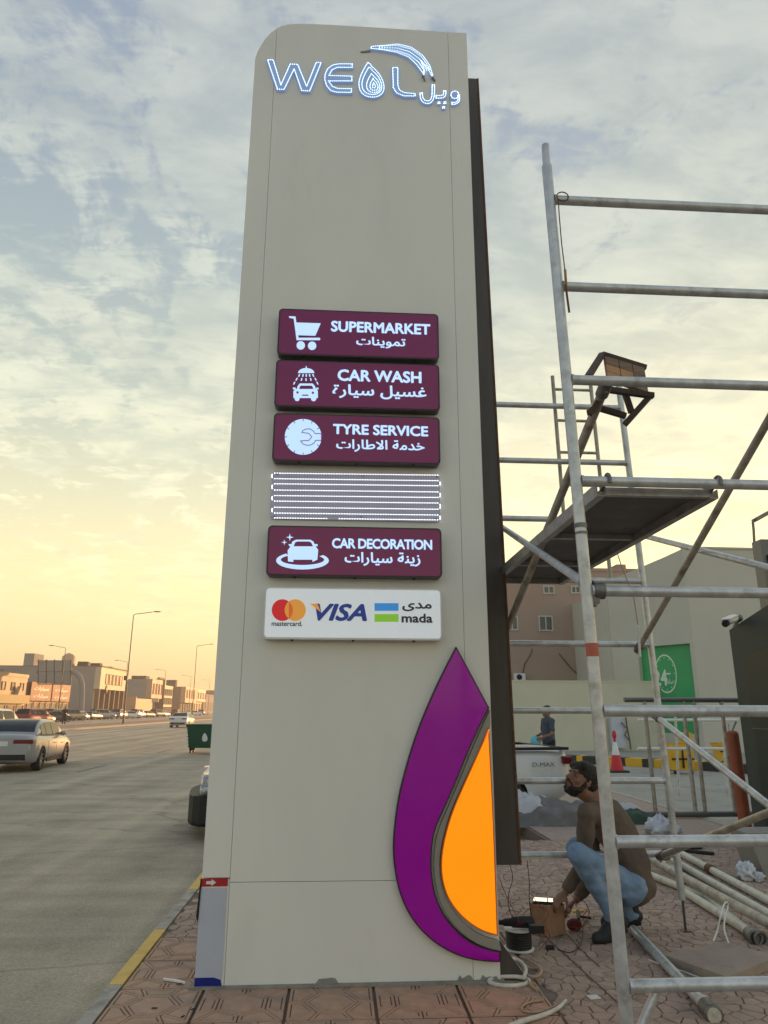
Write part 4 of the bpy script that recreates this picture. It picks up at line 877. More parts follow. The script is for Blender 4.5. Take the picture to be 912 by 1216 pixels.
# small power adapter and wires
ad = thing('adapter', 'small black power adapter on a thin cable near the box', 'adapter', PZ(653,1124,0)); b = MB(); p = PZ(653,1125,.012); b.obox(p, (.055,.035,.024), Matrix.Rotation(-.1,3,'Z')); o = obj('case', b, M['black'], ad); bevel(o, .004)
b = MB(); b.path(soft([PZ(662,1127,.006), PZ(675,1132,.005), PZ(686,1128,.005), PZ(692,1115,.005), PZ(692,1098,.008), PZ(697,1090,.02)]), .003, 6); obj('cable', b, M['wire2'], ad)
def wires(label, m, lines, r=.0022):
    t = thing('loose_wire', label, 'wire', lines[0][0], 'loose wires by the tower foot')
    for L_ in lines:
        P = smooth([tuple(p) for p in L_], 0, False) if False else L_
        Q = [Vector(p) for p in P]
        for _ in range(2):
            R = [Q[0]]
            for a, c in zip(Q, Q[1:]): R += [a*.75+c*.25, a*.25+c*.75]
            Q = R+[Q[-1]]
        b = MB(); b.path(Q, r, 5); obj('strand', b, M[m], t)
    return t
A = lambda x, y, Y=5.2: atY(x, y, Y)
wires('black wire pair hanging from the rear cheek down to the paving', 'wire2', [[A(626,1022,5.1),A(629,1050,5.1),A(628,1070,5.1),A(632,1092,5.15),PZ(645,1110,.004),PZ(665,1128,.004),PZ(700,1160,.004),PZ(735,1192,.004)],[A(598,1010,5.1),A(611,1040,5.1),A(603,1062,5.1),A(604,1082,5.1),PZ(617,1103,.06)]], .0026)
wires('red wires tangled between the orange emblem edge and the box', 'wire', [[A(592,1040,5.1),A(600,1062,5.1),A(612,1085,5.1),A(617,1096,5.1)],[A(617,1096,5.15),A(622,1083,5.15),A(636,1075,5.2),A(648,1082,5.3)],[A(630,1060,5.1),A(640,1075,5.15),A(655,1085,5.25),A(640,1100,5.2),PZ(640,1112,.01),PZ(650,1122,.01)],[A(648,1102,5.2),PZ(655,1112,.01),PZ(640,1128,.01)],[A(597,975,5.1),A(604,985,5.1),A(606,1000,5.1),A(598,1008,5.1)]], .0023)
wires('pink wire loops beside the orange emblem edge', 'wire3', [[A(592,975,5.05),A(603,980,5.05),A(608,995,5.05),A(600,1002,5.05)],[A(600,1070,5.1),A(604,1062,5.1),A(607,1072,5.1),A(603,1090,5.1)]], .0018)
wires('red and black wire ends gathered at the man\'s hands', 'wire', [[A(683,1075,5.45),A(692,1068,5.4),A(697,1075,5.4),A(701,1085,5.4)],[A(690,1090,5.4),A(700,1078,5.4),A(698,1098,5.4),A(684,1104,5.4),A(676,1108,5.4)],[A(676,1100,5.42),A(688,1103,5.42),A(696,1094,5.42)]], .0026)
wires('twisted black wire running diagonally over the crazy paving', 'wire2', [[PZ(672,1108,.004),PZ(690,1128,.004),PZ(712,1148,.004)]], .0022)
t = thing('red_pouch', 'dark red pouch lying behind the cardboard box', 'pouch', PZ(684,1100,0)); b = MB(); b.ell(PZ(682,1098,.035), (.055,.045,.04), 14, 8); obj('bag', b, mat('dark_red_cloth', (.12,.012,.012), .8), t)
t = thing('pliers', 'yellow and black pliers on the paving by the man\'s feet', 'pliers', PZ(690,1085,0)); b = MB(); b.bar(PZ(680,1083,.03), PZ(693,1082,.03), .02, .015); obj('yellow_grip', b, M['yplast'], t); b = MB(); b.bar(PZ(686,1088,.02), PZ(702,1090,.02), .018, .014); b.tube(PZ(686,1082,.05), PZ(687,1092,.05), .012); obj('jaw', b, M['black'], t)
# hose coils
h = thing('white_hose', 'dirty white hose coiled at the tower\'s right foot', 'hose', PZ(610,1165,0))
cc = PZ(604,1164,.015); b = MB(); b.path([(cc.x+.115*math.cos(a)+.0*a, cc.y-.01+.055*math.sin(a), .014+.006*math.sin(a)) for a in [2*PI*k/28 for k in range(28)]], .0115, 10, closed=True); obj('coil', b, M['hose'], h)
b = MB(); b.path(soft([PZ(622,1160,.02),PZ(626,1150,.05),PZ(616,1140,.07),PZ(607,1138,.08),PZ(601,1142,.09)]), .011, 10); obj('tail', b, M['hose'], h)
b = MB(); b.path(soft([PZ(618,1136,.02),PZ(632,1142,.02),PZ(644,1150,.02),PZ(641,1160,.02),PZ(628,1160,.02),PZ(620,1152,.02),PZ(628,1168,.015),PZ(638,1176,.01)]), .009, 8); obj('loop', b, M['rope'], h)
h = thing('white_hose', 'flattened white hose end trailing along the bottom edge', 'hose', PZ(640,1205,0))
b = MB(); b.path(soft([PZ(590,1226,.014),PZ(618,1213,.014),PZ(645,1206,.014),PZ(664,1197,.014),PZ(672,1188,.012)]), .0145, 10, .008); obj('hose', b, M['hose'], h)
h = thing('tan_rope', 'tan rope looped on the paving above the white hose end', 'rope', PZ(630,1195,0))
b = MB(); b.path(soft([PZ(672,1188,.008),PZ(660,1194,.008),PZ(640,1203,.008),PZ(622,1202,.008),PZ(618,1196,.008),PZ(628,1190,.008),PZ(645,1188,.008)]), .006, 6); obj('rope', b, M['rope'], h)
t = thing('paper_scrap', 'small white square card on the crazy paving', 'card', PZ(705,1184,0)); b = MB(); b.obox(PZ(705,1184,.006), (.058,.05,.005), Matrix.Rotation(.15,3,'Z')); obj('card', b, M['white'], t)
t = thing('litter', 'torn white plastic strip on the terracotta tiles by the kerb', 'litter', PZ(207,1168,0)); b = MB(); b.prism([(-.97,4.72),(-.90,4.69),(-.83,4.65),(-.835,4.67),(-.88,4.70),(-.965,4.735)], .004, .012); obj('strip', b, M['white'], t)
t = thing('wire_scrap', 'white wire offcut lying by the concrete slab', 'wire', PZ(800,1145,0)); b = MB(); b.path(soft([PZ(770,1140,.006),PZ(790,1147,.006),PZ(815,1155,.006),PZ(838,1164,.006)]), .006, 6); obj('wire', b, M['hose'], t)
for i, (x, y) in enumerate(((180,1197),(227,1199),(219,1206),(216,1168))):
    b = MB(); p = PZ(x, y, .005); b.bar(p, p+Vector((.03*math.cos(i), .02*math.sin(i*2), 0)), .007, .004); tag(obj('twig', b, M['dkcloth'] if 'dkcloth' in M else M['black']), ['dark scrap on the terracotta tiles next to the kerb','dark chip of litter below the blue film band','dark broken chip nearest the bottom edge on the tiles','dark mark of litter beside the white plastic strip'][i], 'litter', 'litter on the tiles')
# stuff by the pavement's far edge
t = thing('cloth_heap', 'heap of grey sacks under a white sheet beside the pickup', 'heap', (3.0, 10.6, 0))
def heap(c, sx, sy, h, seed, m, name, n=28, cut=0.):
    b = MB(); vs = []; fs = []
    for i in range(n+1):
        for j in range(n+1):
            u, v = i/n*2-1, j/n*2-1; r2 = min(1, u*u+v*v); z = (1-r2)**.45 if r2 < 1 else 0
            k = noise.noise(Vector((u*2.2+seed, v*2.2, seed)))*.5+noise.noise(Vector((u*6+seed, v*6, 0)))*.2
            vs.append((c[0]+u*sx, c[1]+v*sy, c[2]+max(-.01, h*z*(1+k)-.01+cut)))
    for i in range(n):
        for j in range(n): a = i*(n+1)+j; fs.append((a, a+n+1, a+n+2, a+1))
    b.add(vs, fs, True); return obj(name, b, M[m], t)
heap((3.05,10.55,0), .62, .38, .27, 2, 'sacks', 'sack_pile'); heap((2.7,10.72,.05), .42, .3, .30, 5, 'sheet', 'white_sheet'); heap((3.28,10.3,0), .16, .1, .12, 8, 'rag', 'paper_bag', 14)
t = thing('cloth_bundle', 'dark green crumpled cloth on the base rail of the tube frame', 'cloth', (4.2, 10.6, 0)); heap((4.1,10.55,.0), .42, .25, .16, 3, 'gcloth', 'cloth'); heap((4.15,10.75,.1), .25, .12, .12, 9, 'sheet', 'paper', 16)
def crumple(c, r, seed, m, name):
    b = MB(); b.ell((0,0,0), 1, 26, 18); V = []
    for v in b.v:
        p = Vector(v); k = 1-abs(noise.noise(p*1.7+Vector((seed,0,0))))*.9+.25*noise.noise(p*4+Vector((0,seed,0)))-.25*abs(noise.noise(p*7)); V.append((c[0]+p.x*r[0]*k*.85, c[1]+p.y*r[1]*k, max(.004, c[2]+p.z*r[2]*k)))
    b.v = V; b.sm = [True]*len(b.sm); return obj(name, b, M[m], t)
t = thing('white_rag', 'crumpled white rag in front of the base rail right of the man', 'rag', (4.1, 9.5, 0)); crumple((4.08,9.5,.08), (.24,.18,.17), 4, 'rag', 'rag'); crumple((4.25,9.45,.05), (.14,.12,.10), 14, 'rag', 'fold')
t = thing('white_rag', 'crumpled white rag beside the leaning concrete block at the right edge', 'rag', (3.8, 7.0, 0)); crumple((3.80,7.0,.06), (.13,.10,.11), 6, 'rag', 'rag'); crumple((3.88,6.95,.03), (.08,.07,.06), 16, 'rag', 'fold')
t = thing('rubber_mat_scrap', 'dark flat rubber scrap lying behind the pipes', 'scrap', PZ(820,1008,0)); b = MB(); b.path([PZ(812,1010,.015),PZ(830,1012,.015),PZ(848,1014,.015)], .02, 8); b.ell(PZ(822,1006,.015), (.12,.06,.03), 14, 8); obj('scrap', b, M['rubber'], t)
t = thing('concrete_block', 'dark leaning concrete block at the right edge behind the pipes', 'block', (4.1, 7.3, 0)); b = MB(); b.prism([(3.98,.0),(5.0,.0),(5.0,.40),(3.86,.40)], 7.0, 7.35, XZ); o = obj('block', b, M['concrete'], t); bevel(o, .02)

# ================================================================== PEOPLE
def jitter(o, amp, freq, seed=0., aniso=(1,1,1)):
    me = o.data; nv = [v.normal.copy() for v in me.vertices]
    for v, n in zip(me.vertices, nv):
        c = v.co; k = noise.noise(Vector((c.x*freq*aniso[0]+seed, c.y*freq*aniso[1], c.z*freq*aniso[2])))+.4*noise.noise(Vector((c.x*freq*2.3, c.y*freq*2.3+seed, c.z*freq*2.3)))
        v.co = c+n*(k*amp)
    me.update(); return o
def blob(name, b, m, parent, vox, sm=6, jit=None):
    me = b.mesh(name, [m]); o = bpy.data.objects.new(name, me); COL.objects.link(o)
    remesh(o, vox, sm); o.data.name = name
    if jit: jitter(o, *jit)
    for p in o.data.polygons: p.use_smooth = True
    if parent is not None:
        o.parent = parent
        if parent.type == 'EMPTY': o.location = -parent.location
    return o
def basis(f, up=(0,0,1)):
    f = Vector(f).normalized(); l = Vector(up).cross(f).normalized(); u = f.cross(l); return Matrix((f, l, u)).transposed()
def head_blobs(b, C, B, s=1.):
    T = lambda x, y, z: C + B @ (Vector((x, y, z))*s)
    b.ell(T(-.012,0,.035), (.100*s,.078*s,.094*s), 20, 14, B); b.ell(T(.028,0,-.03), (.068*s,.062*s,.088*s), 18, 12, B); b.ell(T(.045,0,-.085), (.048*s,.046*s,.032*s), 14, 10, B)
    b.cap(T(.093,0,.015), T(.118,0,-.022), .0085*s, .0135*s, 10); b.ell(T(.106,.011,-.026), .0085*s, 8, 6); b.ell(T(.106,-.011,-.026), .0085*s, 8, 6)
    b.cap(T(.082,-.036,.034), T(.082,.036,.034), .0125*s, .0125*s, 10)
    for k in (-1, 1):
        b.ell(T(.066,k*.044,-.022), .023*s, 10, 8); b.ell(T(.0,k*.080,-.004), (.019*s,.0085*s,.031*s), 12, 8, B)
    b.ell(T(.094,0,-.050), (.012*s,.024*s,.0075*s), 12, 8, B); b.ell(T(.092,0,-.063), (.012*s,.021*s,.0085*s), 12, 8, B); b.ell(T(.082,0,-.098), (.019*s,.024*s,.018*s), 12, 8, B)
    return T
def hand_blobs(b, w, d, n, side, s=1., curl=.6):
    # w wrist, d pointing direction, n back-of-hand normal; side +1 thumb towards n x d
    d = Vector(d).normalized(); n = (Vector(n)-d*Vector(n).dot(d)).normalized(); a = n.cross(d)*side
    w = Vector(w); B = Matrix((d, a, n)).transposed()
    b.ell(w+d*.045*s, (.05*s,.040*s,.016*s), 14, 8, B)
    for k, (off, L_) in enumerate(((.030,.072),(.010,.080),(-.010,.074),(-.029,.058))):
        p = w+d*.085*s+a*off*s; q = p; ang = 0
        for seg, f in enumerate((.45,.32,.23)):
            ang += curl*(.45+.25*seg)+.05*k; dd = d*math.cos(ang)-n*math.sin(ang); r_ = p+dd*L_*f*s; b.cap(p, r_, (.0092-.001*seg)*s, (.0085-.001*seg)*s, 8); p = r_
    p = w+d*.025*s+a*.032*s-n*.004; q = p+(d*.6+a*.75-n*.35).normalized()*.042*s; r_ = q+(d*.85+a*.2-n*.5).normalized()*.032*s
    b.cap(p, q, .0125*s, .0105*s, 8); b.cap(q, r_, .0102*s, .0085*s, 8)
def face_parts(T, B, body, s=1., beard=True, hairjit=.004, vox=.006):
    for k in (-1, 1):
        b = MB(); b.ell(T(.079,k*.031,.008), (.012*s,.0135*s,.0075*s), 12, 8, B); o = obj('eye', b, M['eye'], body); b = MB(); b.ell(T(.0885,k*.033,.008), (.0035*s,.006*s,.006*s), 10, 8, B); obj('iris', b, M['hair'], o)
        b = MB(); b.cap(T(.093,k*.014,.033), T(.080,k*.052,.036), .0055*s, .004*s, 8); obj('eyebrow', b, M['hair'], body)
    b = MB(); b.ell(T(-.020,0,.055), (.110*s,.090*s,.092*s), 20, 14, B); b.ell(T(-.055,0,.01), (.066*s,.078*s,.075*s), 16, 10, B); b.cap(T(.06,-.05,.085), T(.06,.05,.085), .03*s, .03*s, 10); b.cap(T(.005,-.080,.035), T(.012,-.080,.0), .012*s, .009*s, 8); b.cap(T(.005,.080,.035), T(.012,.080,.0), .012*s, .009*s, 8)
    blob('hair', b, M['hair'], body, vox, 2, (hairjit, 60.))
    if beard:
        b = MB(); b.ell(T(.042,0,-.086), (.052*s,.050*s,.033*s), 16, 10, B); b.ell(T(.080,0,-.100), (.023*s,.027*s,.019*s), 12, 8, B)
        for k in (-1, 1): b.cap(T(.012,k*.072,-.01), T(.03,k*.060,-.07), .010*s, .018*s, 8); b.cap(T(.03,k*.056,-.07), T(.078,k*.032,-.08), .02*s, .016*s, 8); b.cap(T(.106,k*.004,-.040), T(.088,k*.030,-.055), .007*s, .007*s, 8)
        blob('beard', b, M['hair'], body, vox, 2, (hairjit*.7, 70.))
    b = MB(); b.ell(T(.103,0,-.056), (.005*s,.018*s,.005*s), 12, 6, B); obj('mouth', b, M['lips'], body)

man = thing('person', 'bearded man crouching in brown long-sleeved shirt and blue jeans, looking up left', 'person', (1.95, 5.45, 0))
J = lambda x, y, Y: atY(x, y, Y)
HC = J(690,928.5,5.46); HB = basis((-.86,-.34,.52))
neck, chest, mid, lum, pel = J(706,949,5.47), J(718,968,5.48), J(735,992,5.49), J(748,1020,5.49), J(752,1046,5.49)
shL, shR = J(697,965,5.31), J(704,962,5.67); elL, elR = J(693,1022,5.38), J(703,1042,5.56); wrL, wrR = J(671,1060,5.42), J(684,1068,5.50)
hipL, hipR = J(746,1056,5.39), J(748,1052,5.60); knL, knR = J(686,1014,5.22), J(685,1006,5.62); anL, anR = J(732,1091,5.31), J(750,1083,5.60)
b = MB(); T = head_blobs(b, HC, HB, 1.08)
b.cap(T(-.03,0,-.05), neck, .058, .064); b.cap(neck, chest, .08, .115); b.cap(chest, mid, .12, .115); b.cap(mid, lum, .115, .11); b.cap(lum, pel, .11, .12)
for sh, el, wr in ((shL, elL, wrL), (shR, elR, wrR)): b.cap(chest, sh, .08, .05); b.cap(sh, el, .048, .040); b.cap(el, wr, .039, .027)
for hp, kn, an in ((hipL, knL, anL), (hipR, knR, anR)): b.cap(pel, hp, .1, .085); b.cap(hp, kn, .08, .055); b.cap(kn, an, .052, .036); b.cap(an, an+Vector((-.05,-.01,-.03)), .035, .03)
hand_blobs(b, wrL, (-.75,-.1,-.62), (-.3,-.5,.8), 1); hand_blobs(b, wrR, (-.8,-.25,-.5), (-.2,.4,.85), -1)
body = blob('body', b, M['skin'], man, .0058, 4)
face_parts(T, HB, body, 1.08)
b = MB(); b.cap(neck+Vector((-.005,0,.012)), chest, .074, .132); b.cap(chest, mid, .138, .142); b.cap(mid, lum, .142, .136); b.cap(lum, pel, .136, .132); b.cap(pel, pel+Vector((.03,0,-.03)), .135, .125)
for sh, el, wr in ((shL, elL, wrL), (shR, elR, wrR)):
    b.cap(chest, sh, .10, .068); b.cap(sh, el, .066, .056); b.cap(el, el*.2+wr*.8, .055, .040); b.tube(el*.25+wr*.75, el*.06+wr*.94, .041, .039)
blob('shirt', b, M['shirt'], body, .009, 4, (.013, 10., 1.5, (1,1,.8)))
b = MB(); b.cap(pel+Vector((0,0,-.01)), hipL, .125, .112); b.cap(pel+Vector((0,0,-.01)), hipR, .125, .112)
for hp, kn, an in ((hipL, knL, anL), (hipR, knR, anR)): b.cap(hp, kn, .112, .076); b.cap(kn, an, .076, .054); b.tube(kn*.2+an*.8, an+Vector((0,0,-.035)), .062, .060)
blob('jeans', b, M['jeans'], body, .008, 3, (.009, 11., 4., (.5,.5,1.9)))
for an, k in ((anL, -1), (anR, 1)):
    toe = an+Vector((-.19 if k > 0 else -.165, -.05 if k < 0 else .03, -an.z+.035)); heel = an+Vector((.045, .01, -.03)); ball = an+Vector((-.10, -.035 if k < 0 else .015, -an.z+.04))
    b = MB(); b.cap(heel, ball, .038, .04); b.cap(an, ball, .052, .044); b.cap(an+Vector((-.02,0,-.02)), ball+Vector((0,0,.01)), .05, .044); b.cap(ball, toe, .042, .034); b.cap(an+Vector((0,0,.0)), heel, .05, .04); b.cap(ball+Vector((0,.012,-.005)), toe+Vector((0,.012,-.006)), .034, .028); b.cap(ball-Vector((0,.012,.005)), toe-Vector((0,.012,.006)), .034, .028); b.cap(an+Vector((0,0,.10)), an, .054, .052)
    sh = blob('shoe', b, M['shoe'], body, .008, 4, (.002, 30.))
    b = MB(); b.path([heel+Vector((.015,0,-.036)), (heel+ball)/2+Vector((0,0,-.037)), ball+Vector((0,0,-.032)), toe+Vector((-.02,0,-.022))], [.024,.022,.026,.02], 10); obj('sole', b, M['rubber'], sh)
b = MB(); b.path([J(679,1090,5.3), J(680,1088,5.3)], .002); 

def standing(label, base, h, face, top, bottom, pose='stand', hold=None):
    t = thing('person', label, 'person', base); s = h/1.75; X0 = Vector(base); B = basis(face); P = lambda x, y, z: X0 + B @ (Vector((x, y, z))*s)
    b = MB(); HT = head_blobs(b, P(.02,0,1.60), basis((face[0], face[1], 0)), s)
    b.cap(P(0,0,1.52), P(0,0,1.42), .055*s, .06*s); b.cap(P(0,0,1.36), P(0,0,1.0), .12*s, .11*s)
    arms = []
    for k in (-1, 1):
        e = P(.02 if k < 0 else .05, k*.24, 1.12); w = P(.26, k*.16, 1.04) if (pose == 'hold') else P(.06, k*.25, .86); sh_ = P(0, k*.18, 1.40); arms.append((sh_, e, w))
        b.cap(P(0,0,1.36), sh_, .08*s, .05*s); b.cap(sh_, e, .045*s, .038*s); b.cap(e, w, .037*s, .026*s); hand_blobs(b, w, (w-e), B @ Vector((0, k, .3)), k, s)
        b.cap(P(0, k*.09, .95), P(.01, k*.10, .5), .08*s, .055*s); b.cap(P(.01, k*.10, .5), P(-.02, k*.11, .09), .05*s, .035*s); b.cap(P(-.02,k*.11,.06), P(.13,k*.12,.035), .035*s, .03*s)
    bd = blob('body', b, M['skin'], t, .010, 3); face_parts(HT, basis((face[0], face[1], 0)), bd, s, False, .002, .012)
    b = MB(); b.cap(P(0,0,1.42), P(0,0,1.2), .09*s, .15*s); b.cap(P(0,0,1.36), P(0,0,.96), .14*s, .14*s); b.cap(P(0,-.07,.96), P(0,.07,.96), .12*s, .12*s)
    for sh_, e, w in arms: b.cap(P(0,0,1.36), sh_, .1*s, .07*s); b.cap(sh_, sh_*.3+e*.7, .066*s, .058*s)
    blob('shirt', b, top, bd, .014, 3, (.008, 8.))
    b = MB()
    for k in (-1, 1): b.cap(P(0, k*.08, .96), P(.01, k*.10, .5), .11*s, .08*s); b.cap(P(.01,k*.10,.5), P(-.02,k*.11,.1), .075*s, .06*s)
    blob('trousers', b, bottom, bd, .014, 3, (.008, 8.))
    b = MB()
    for k in (-1, 1): b = MB(); b.cap(P(-.04,k*.11,.05), P(.15,k*.12,.04), .045*s, .038*s); obj('shoe', b, M['shoe'], bd)
    return t, arms
pp = atY(653, 900, 16.5); q, arms = standing('man in navy T-shirt standing behind the white pickup, holding something cyan', (pp.x, 16.5, -.1), 1.72, (-1,-.25,0), M['navy'], M['dkcloth'], 'hold')
t = thing('plastic_bag', 'cyan bag held by the man standing behind the pickup', 'bag', arms[0][2]); b = MB(); c = arms[1][2]; b.ell(Vector(arms[0][2])*.5+Vector(c)*.5+Vector((-.08,-.03,-.1)), (.12,.1,.13), 12, 8); o = obj('bag', b, M['cyan'], t); jitter(o, .03, 14.)
mp_ = Vector((-26.3, 79, -.02)); p_ = atY(76, 855, 79); standing('dark-clothed figure on the strip between the carriageways, left of the first lamp post', (p_.x, 79, -.02), 1.78, (.5,-.8,0), M['dkcloth'], M['dkcloth'])

# ================================================================== VEHICLES
def vehicle(name, label, cat, V, paint, group=None, hi=True, bumper=None):
    t = thing(name, label, cat, (0,0,0), group); L_, Wd = V['L'], V['W']; zb = V.get('zb', .2)
    def interp(P, x):
        for (a, za), (c, zc) in zip(P, P[1:]):
            if a <= x <= c: return za+(zc-za)*(x-a)/(c-a)
        return P[-1][1] if x > P[-1][0] else P[0][1]
    xs = sorted(set([0, .04, .12, .3]+[q[0] for q in V['deck']]+[L_*k/14 for k in range(1, 14)]+[L_-.3, L_-.12, L_-.04, L_])); rs = []
    for x in xs:
        e = min(x, L_-x); k = 1-.14*max(0, 1-e/.55)**2.2; w = Wd/2*k; zt = interp(V['deck'], x); zl = zb+.10*max(0, 1-e/.35)
        if e < .03: w *= .97; zt -= .03; zl += .03
        bel = zt-.14; prof = [(0,zl),(w*.82,zl),(w*.95,zl+.05),(w,zl+.22),(w,(zl+bel)/2+.05),(w*.985,bel),(w*.93,zt-.04),(w*.82,zt),(w*.4,zt+.02),(0,zt+.025)]
        rs.append([Vector((x,-y,z)) for y, z in prof]+[Vector((x,y,z)) for y, z in prof[-2:0:-1]])
    b = MB(); b.rings(rs); body = obj('body', b, paint, t)
    wx, wr = V['wheels'], V['wr']
    if hi:
        cut = MB()
        for x in wx:
            for k in (-1, 1): cut.tube((x, k*(Wd/2-.24), wr), (x, k*(Wd/2+.2), wr), wr*1.13, None, 28)
        co = obj('cutter', cut, M['black']); m = body.modifiers.new('c', 'BOOLEAN'); m.object = co; m.operation = 'DIFFERENCE'; m.solver = 'EXACT'
        baked(body); bpy.data.objects.remove(co)
        if not body.data.materials: body.data.materials.append(paint)
    # cabin
    C = V['cab']; zc = interp(V['deck'], C[0])+.0; wb, wr_ = Wd/2*.93, Wd/2*.74; zr = V['h']
    bx0, rx0, rx1, bx1 = C
    z0a, z1a = interp(V['deck'], bx0)-.02, interp(V['deck'], bx1)-.02
    def zt_(x):
        bel = interp(V['deck'], x)-.02
        if x < rx0: t_ = (x-bx0)/(rx0-bx0); s_ = math.sin(max(0,t_)*PI/2)**.85
        elif x > rx1: t_ = (bx1-x)/(bx1-rx1); s_ = math.sin(max(0,t_)*PI/2)**.9
        else: s_ = 1
        return bel+(zr-.02-bel)*s_+.02*(1-abs((x-(rx0+rx1)/2)/(bx1-bx0)*2)) if s_ > 0 else bel
    def ring_(x):
        bel = interp(V['deck'], x)-.02; zt = zt_(x); f = max(0, min(1, (zt-bel)/(zr-bel))); wt = wb+(wr_-wb)*f; return wt, zt, bel
    nx = 26 if hi else 12; rs = []
    for i in range(nx+1):
        x = bx0+(bx1-bx0)*i/nx; wt, zt, bel = ring_(x); d = min(.05, (zt-bel)*.3)
        pr_ = [(wb, bel-.02), (wb+(wt-wb)*.5, bel+(zt-bel)*.5), (wt, zt-d), (wt*.93, zt-d*.3), (wt*.6, zt), (0, zt+.008)]
        rs.append([Vector((x,-y,z)) for y, z in pr_]+[Vector((x,y,z)) for y, z in pr_[-2::-1]])
    b = MB(); b.rings(rs, True, True); cb = obj('cabin', b, paint, t)
    sp = V.get('spans', ((.16,.30),(.315,.52),(.535,.80)))
    for sgn in (-1, 1):
        for u0, u1 in sp:
            b = MB(); n_ = 6; A_ = []; B_ = []
            for i in range(n_+1):
                x = bx0+(bx1-bx0)*(u0+(u1-u0)*i/n_); wt, zt, bel = ring_(x); d = min(.05, (zt-bel)*.3)
                for L_2, v in ((A_, .10), (B_, .93)):
                    z = bel+(zt-d-bel)*v; y = wb+(wt-wb)*((z-bel)/(zt-bel+1e-6)); L_2.append(Vector((x, sgn*(y+.007), z)))
            for i in range(n_): b.quad(A_[i], A_[i+1], B_[i+1], B_[i])
            obj('window', b, M['glass'], t, fix=False)
    for nm, xa, xb in (('rear_window', bx0+.10*(rx0-bx0), bx0+.93*(rx0-bx0)), ('windscreen', bx1-.06*(bx1-rx1), bx1-.94*(bx1-rx1))):
        b = MB(); n_ = 8; R2 = []
        for i in range(n_+1):
            x = xa+(xb-xa)*i/n_; wt, zt, bel = ring_(x); d = min(.05, (zt-bel)*.3); R2.append([Vector((x, q*wt*.9, zt-(d*.15 if abs(q) > .9 else 0)+.009)) for q in (-1, -.6, 0, .6, 1)])
        for i in range(n_):
            for j in range(4): b.quad(R2[i][j], R2[i+1][j], R2[i+1][j+1], R2[i][j+1])
        obj(nm, b, M['glass'], t, fix=False)
    z1a = interp(V['deck'], bx1)-.02
    for x in wx:
        for k in (-1, 1):
            y = k*(Wd/2-.10); wt = V.get('ww', .21); b = MB(); b.lathe([(wr*.62,-wt/2),(wr*.93,-wt/2),(wr,-wt/2+.03),(wr,wt/2-.03),(wr*.93,wt/2),(wr*.62,wt/2)], (x, y, wr), 28 if hi else 12, 'Y', True); w = obj('wheel', b, M['rubber'], t)
            b = MB(); b.lathe([(.0,k*.06),(wr*.2,k*.065),(wr*.22,k*.04),(wr*.64,k*.045),(wr*.66,k*.09),(wr*.66,-k*.09),(0,-k*.09)], (x, y, wr), 24 if hi else 10, 'Y'); obj('rim', b, M['alloy'] if not hi else M['black'], w)
            if hi:
                for s_ in range(7): a = s_*2*PI/7; b = MB(); b.bar((x,y+k*.066,wr), (x+wr*.63*math.cos(a),y+k*.085,wr+wr*.63*math.sin(a)), .05, .02, (0,1,0)); obj('spoke', b, M['alloy'], w)
    zt0 = interp(V['deck'], .1); zt1 = interp(V['deck'], L_-.2)
    for k in (-1, 1):
        b = MB(); b.obox((.07, k*Wd*.335, zt0-.15), (.16, Wd*.29, .11)); o = obj('tail_light', b, M['taillamp'], t); 
        if hi: bevel(o, .02, 2)
        b = MB(); b.obox((L_-.16, k*Wd*.36, zt1-.13), (.26, Wd*.18, .12)); o = obj('headlight', b, M['headlamp'], t)
        if hi: bevel(o, .03, 2)
        b = MB(); b.ell((bx1-.55*(bx1-rx1), k*(Wd/2+.03), z1a+.10), (.06,.10,.07), 12, 8); obj('mirror', b, bumper or paint, t)
    b = MB(); b.obox((.03, 0, zb+.20), (.07, Wd*.80, .16)); o = obj('rear_bumper', b, bumper or M['black'], t); bevel(o, .02, 2)
    b = MB(); b.obox((L_-.03, 0, zb+.17), (.08, Wd*.74, .16)); o = obj('grille', b, M['black'], t); bevel(o, .02, 2)
    if hi:
        b = MB(); b.obox((.005, 0, zt0-.20), (.02, .40, .12)); obj('number_plate', b, M['white'], t)
        for k in (-1, 1):
            for u in V.get('doors', (1.6, 2.55, 3.4)):
                b = MB(); b.box((u-.004, k*(Wd/2-.001), zb+.16), (u+.004, k*(Wd/2+.0025), interp(V['deck'], u)-.16)); obj('door_gap', b, M['black'], t)
            b = MB(); b.box((V['wheels'][0]+.5, k*(Wd/2-.03), zb+.0), (V['wheels'][1]-.5, k*(Wd/2+.004), zb+.09)); obj('sill', b, M['black'], t)
            for u in V.get('doors', (1.6, 2.55))[1:]:
                b = MB(); b.obox((u-.25, k*(Wd/2+.008), interp(V['deck'], u)-.22), (.17, .02, .025)); obj('door_handle', b, paint, t)
    return t
SED = dict(L=4.3, W=1.72, deck=[(0,.90),(.12,.96),(.5,.98),(1.1,.95),(3.0,.90),(3.6,.84),(4.1,.72),(4.3,.60)], cab=(.42,1.45,2.25,3.35), h=1.37, wheels=(.92,3.5), wr=.31, zb=.2, doors=(1.45,2.3,3.15))
SEDF = dict(SED); 
SUV = dict(L=4.6, W=1.85, deck=[(0,1.02),(.15,1.08),(3.2,1.06),(3.9,1.0),(4.4,.88),(4.6,.72)], cab=(.08,.45,2.6,3.5), h=1.68, wheels=(.95,3.65), wr=.36, zb=.26, spans=((.08,.28),(.30,.54),(.56,.82)))
s1 = vehicle('car', 'silver saloon car driving away at the left edge, seen from behind', 'car', SED, M['p_silver']); s1.location = (-9.0, 20.6, RZ); s1.rotation_euler = (0, 0, PI/2+.10)
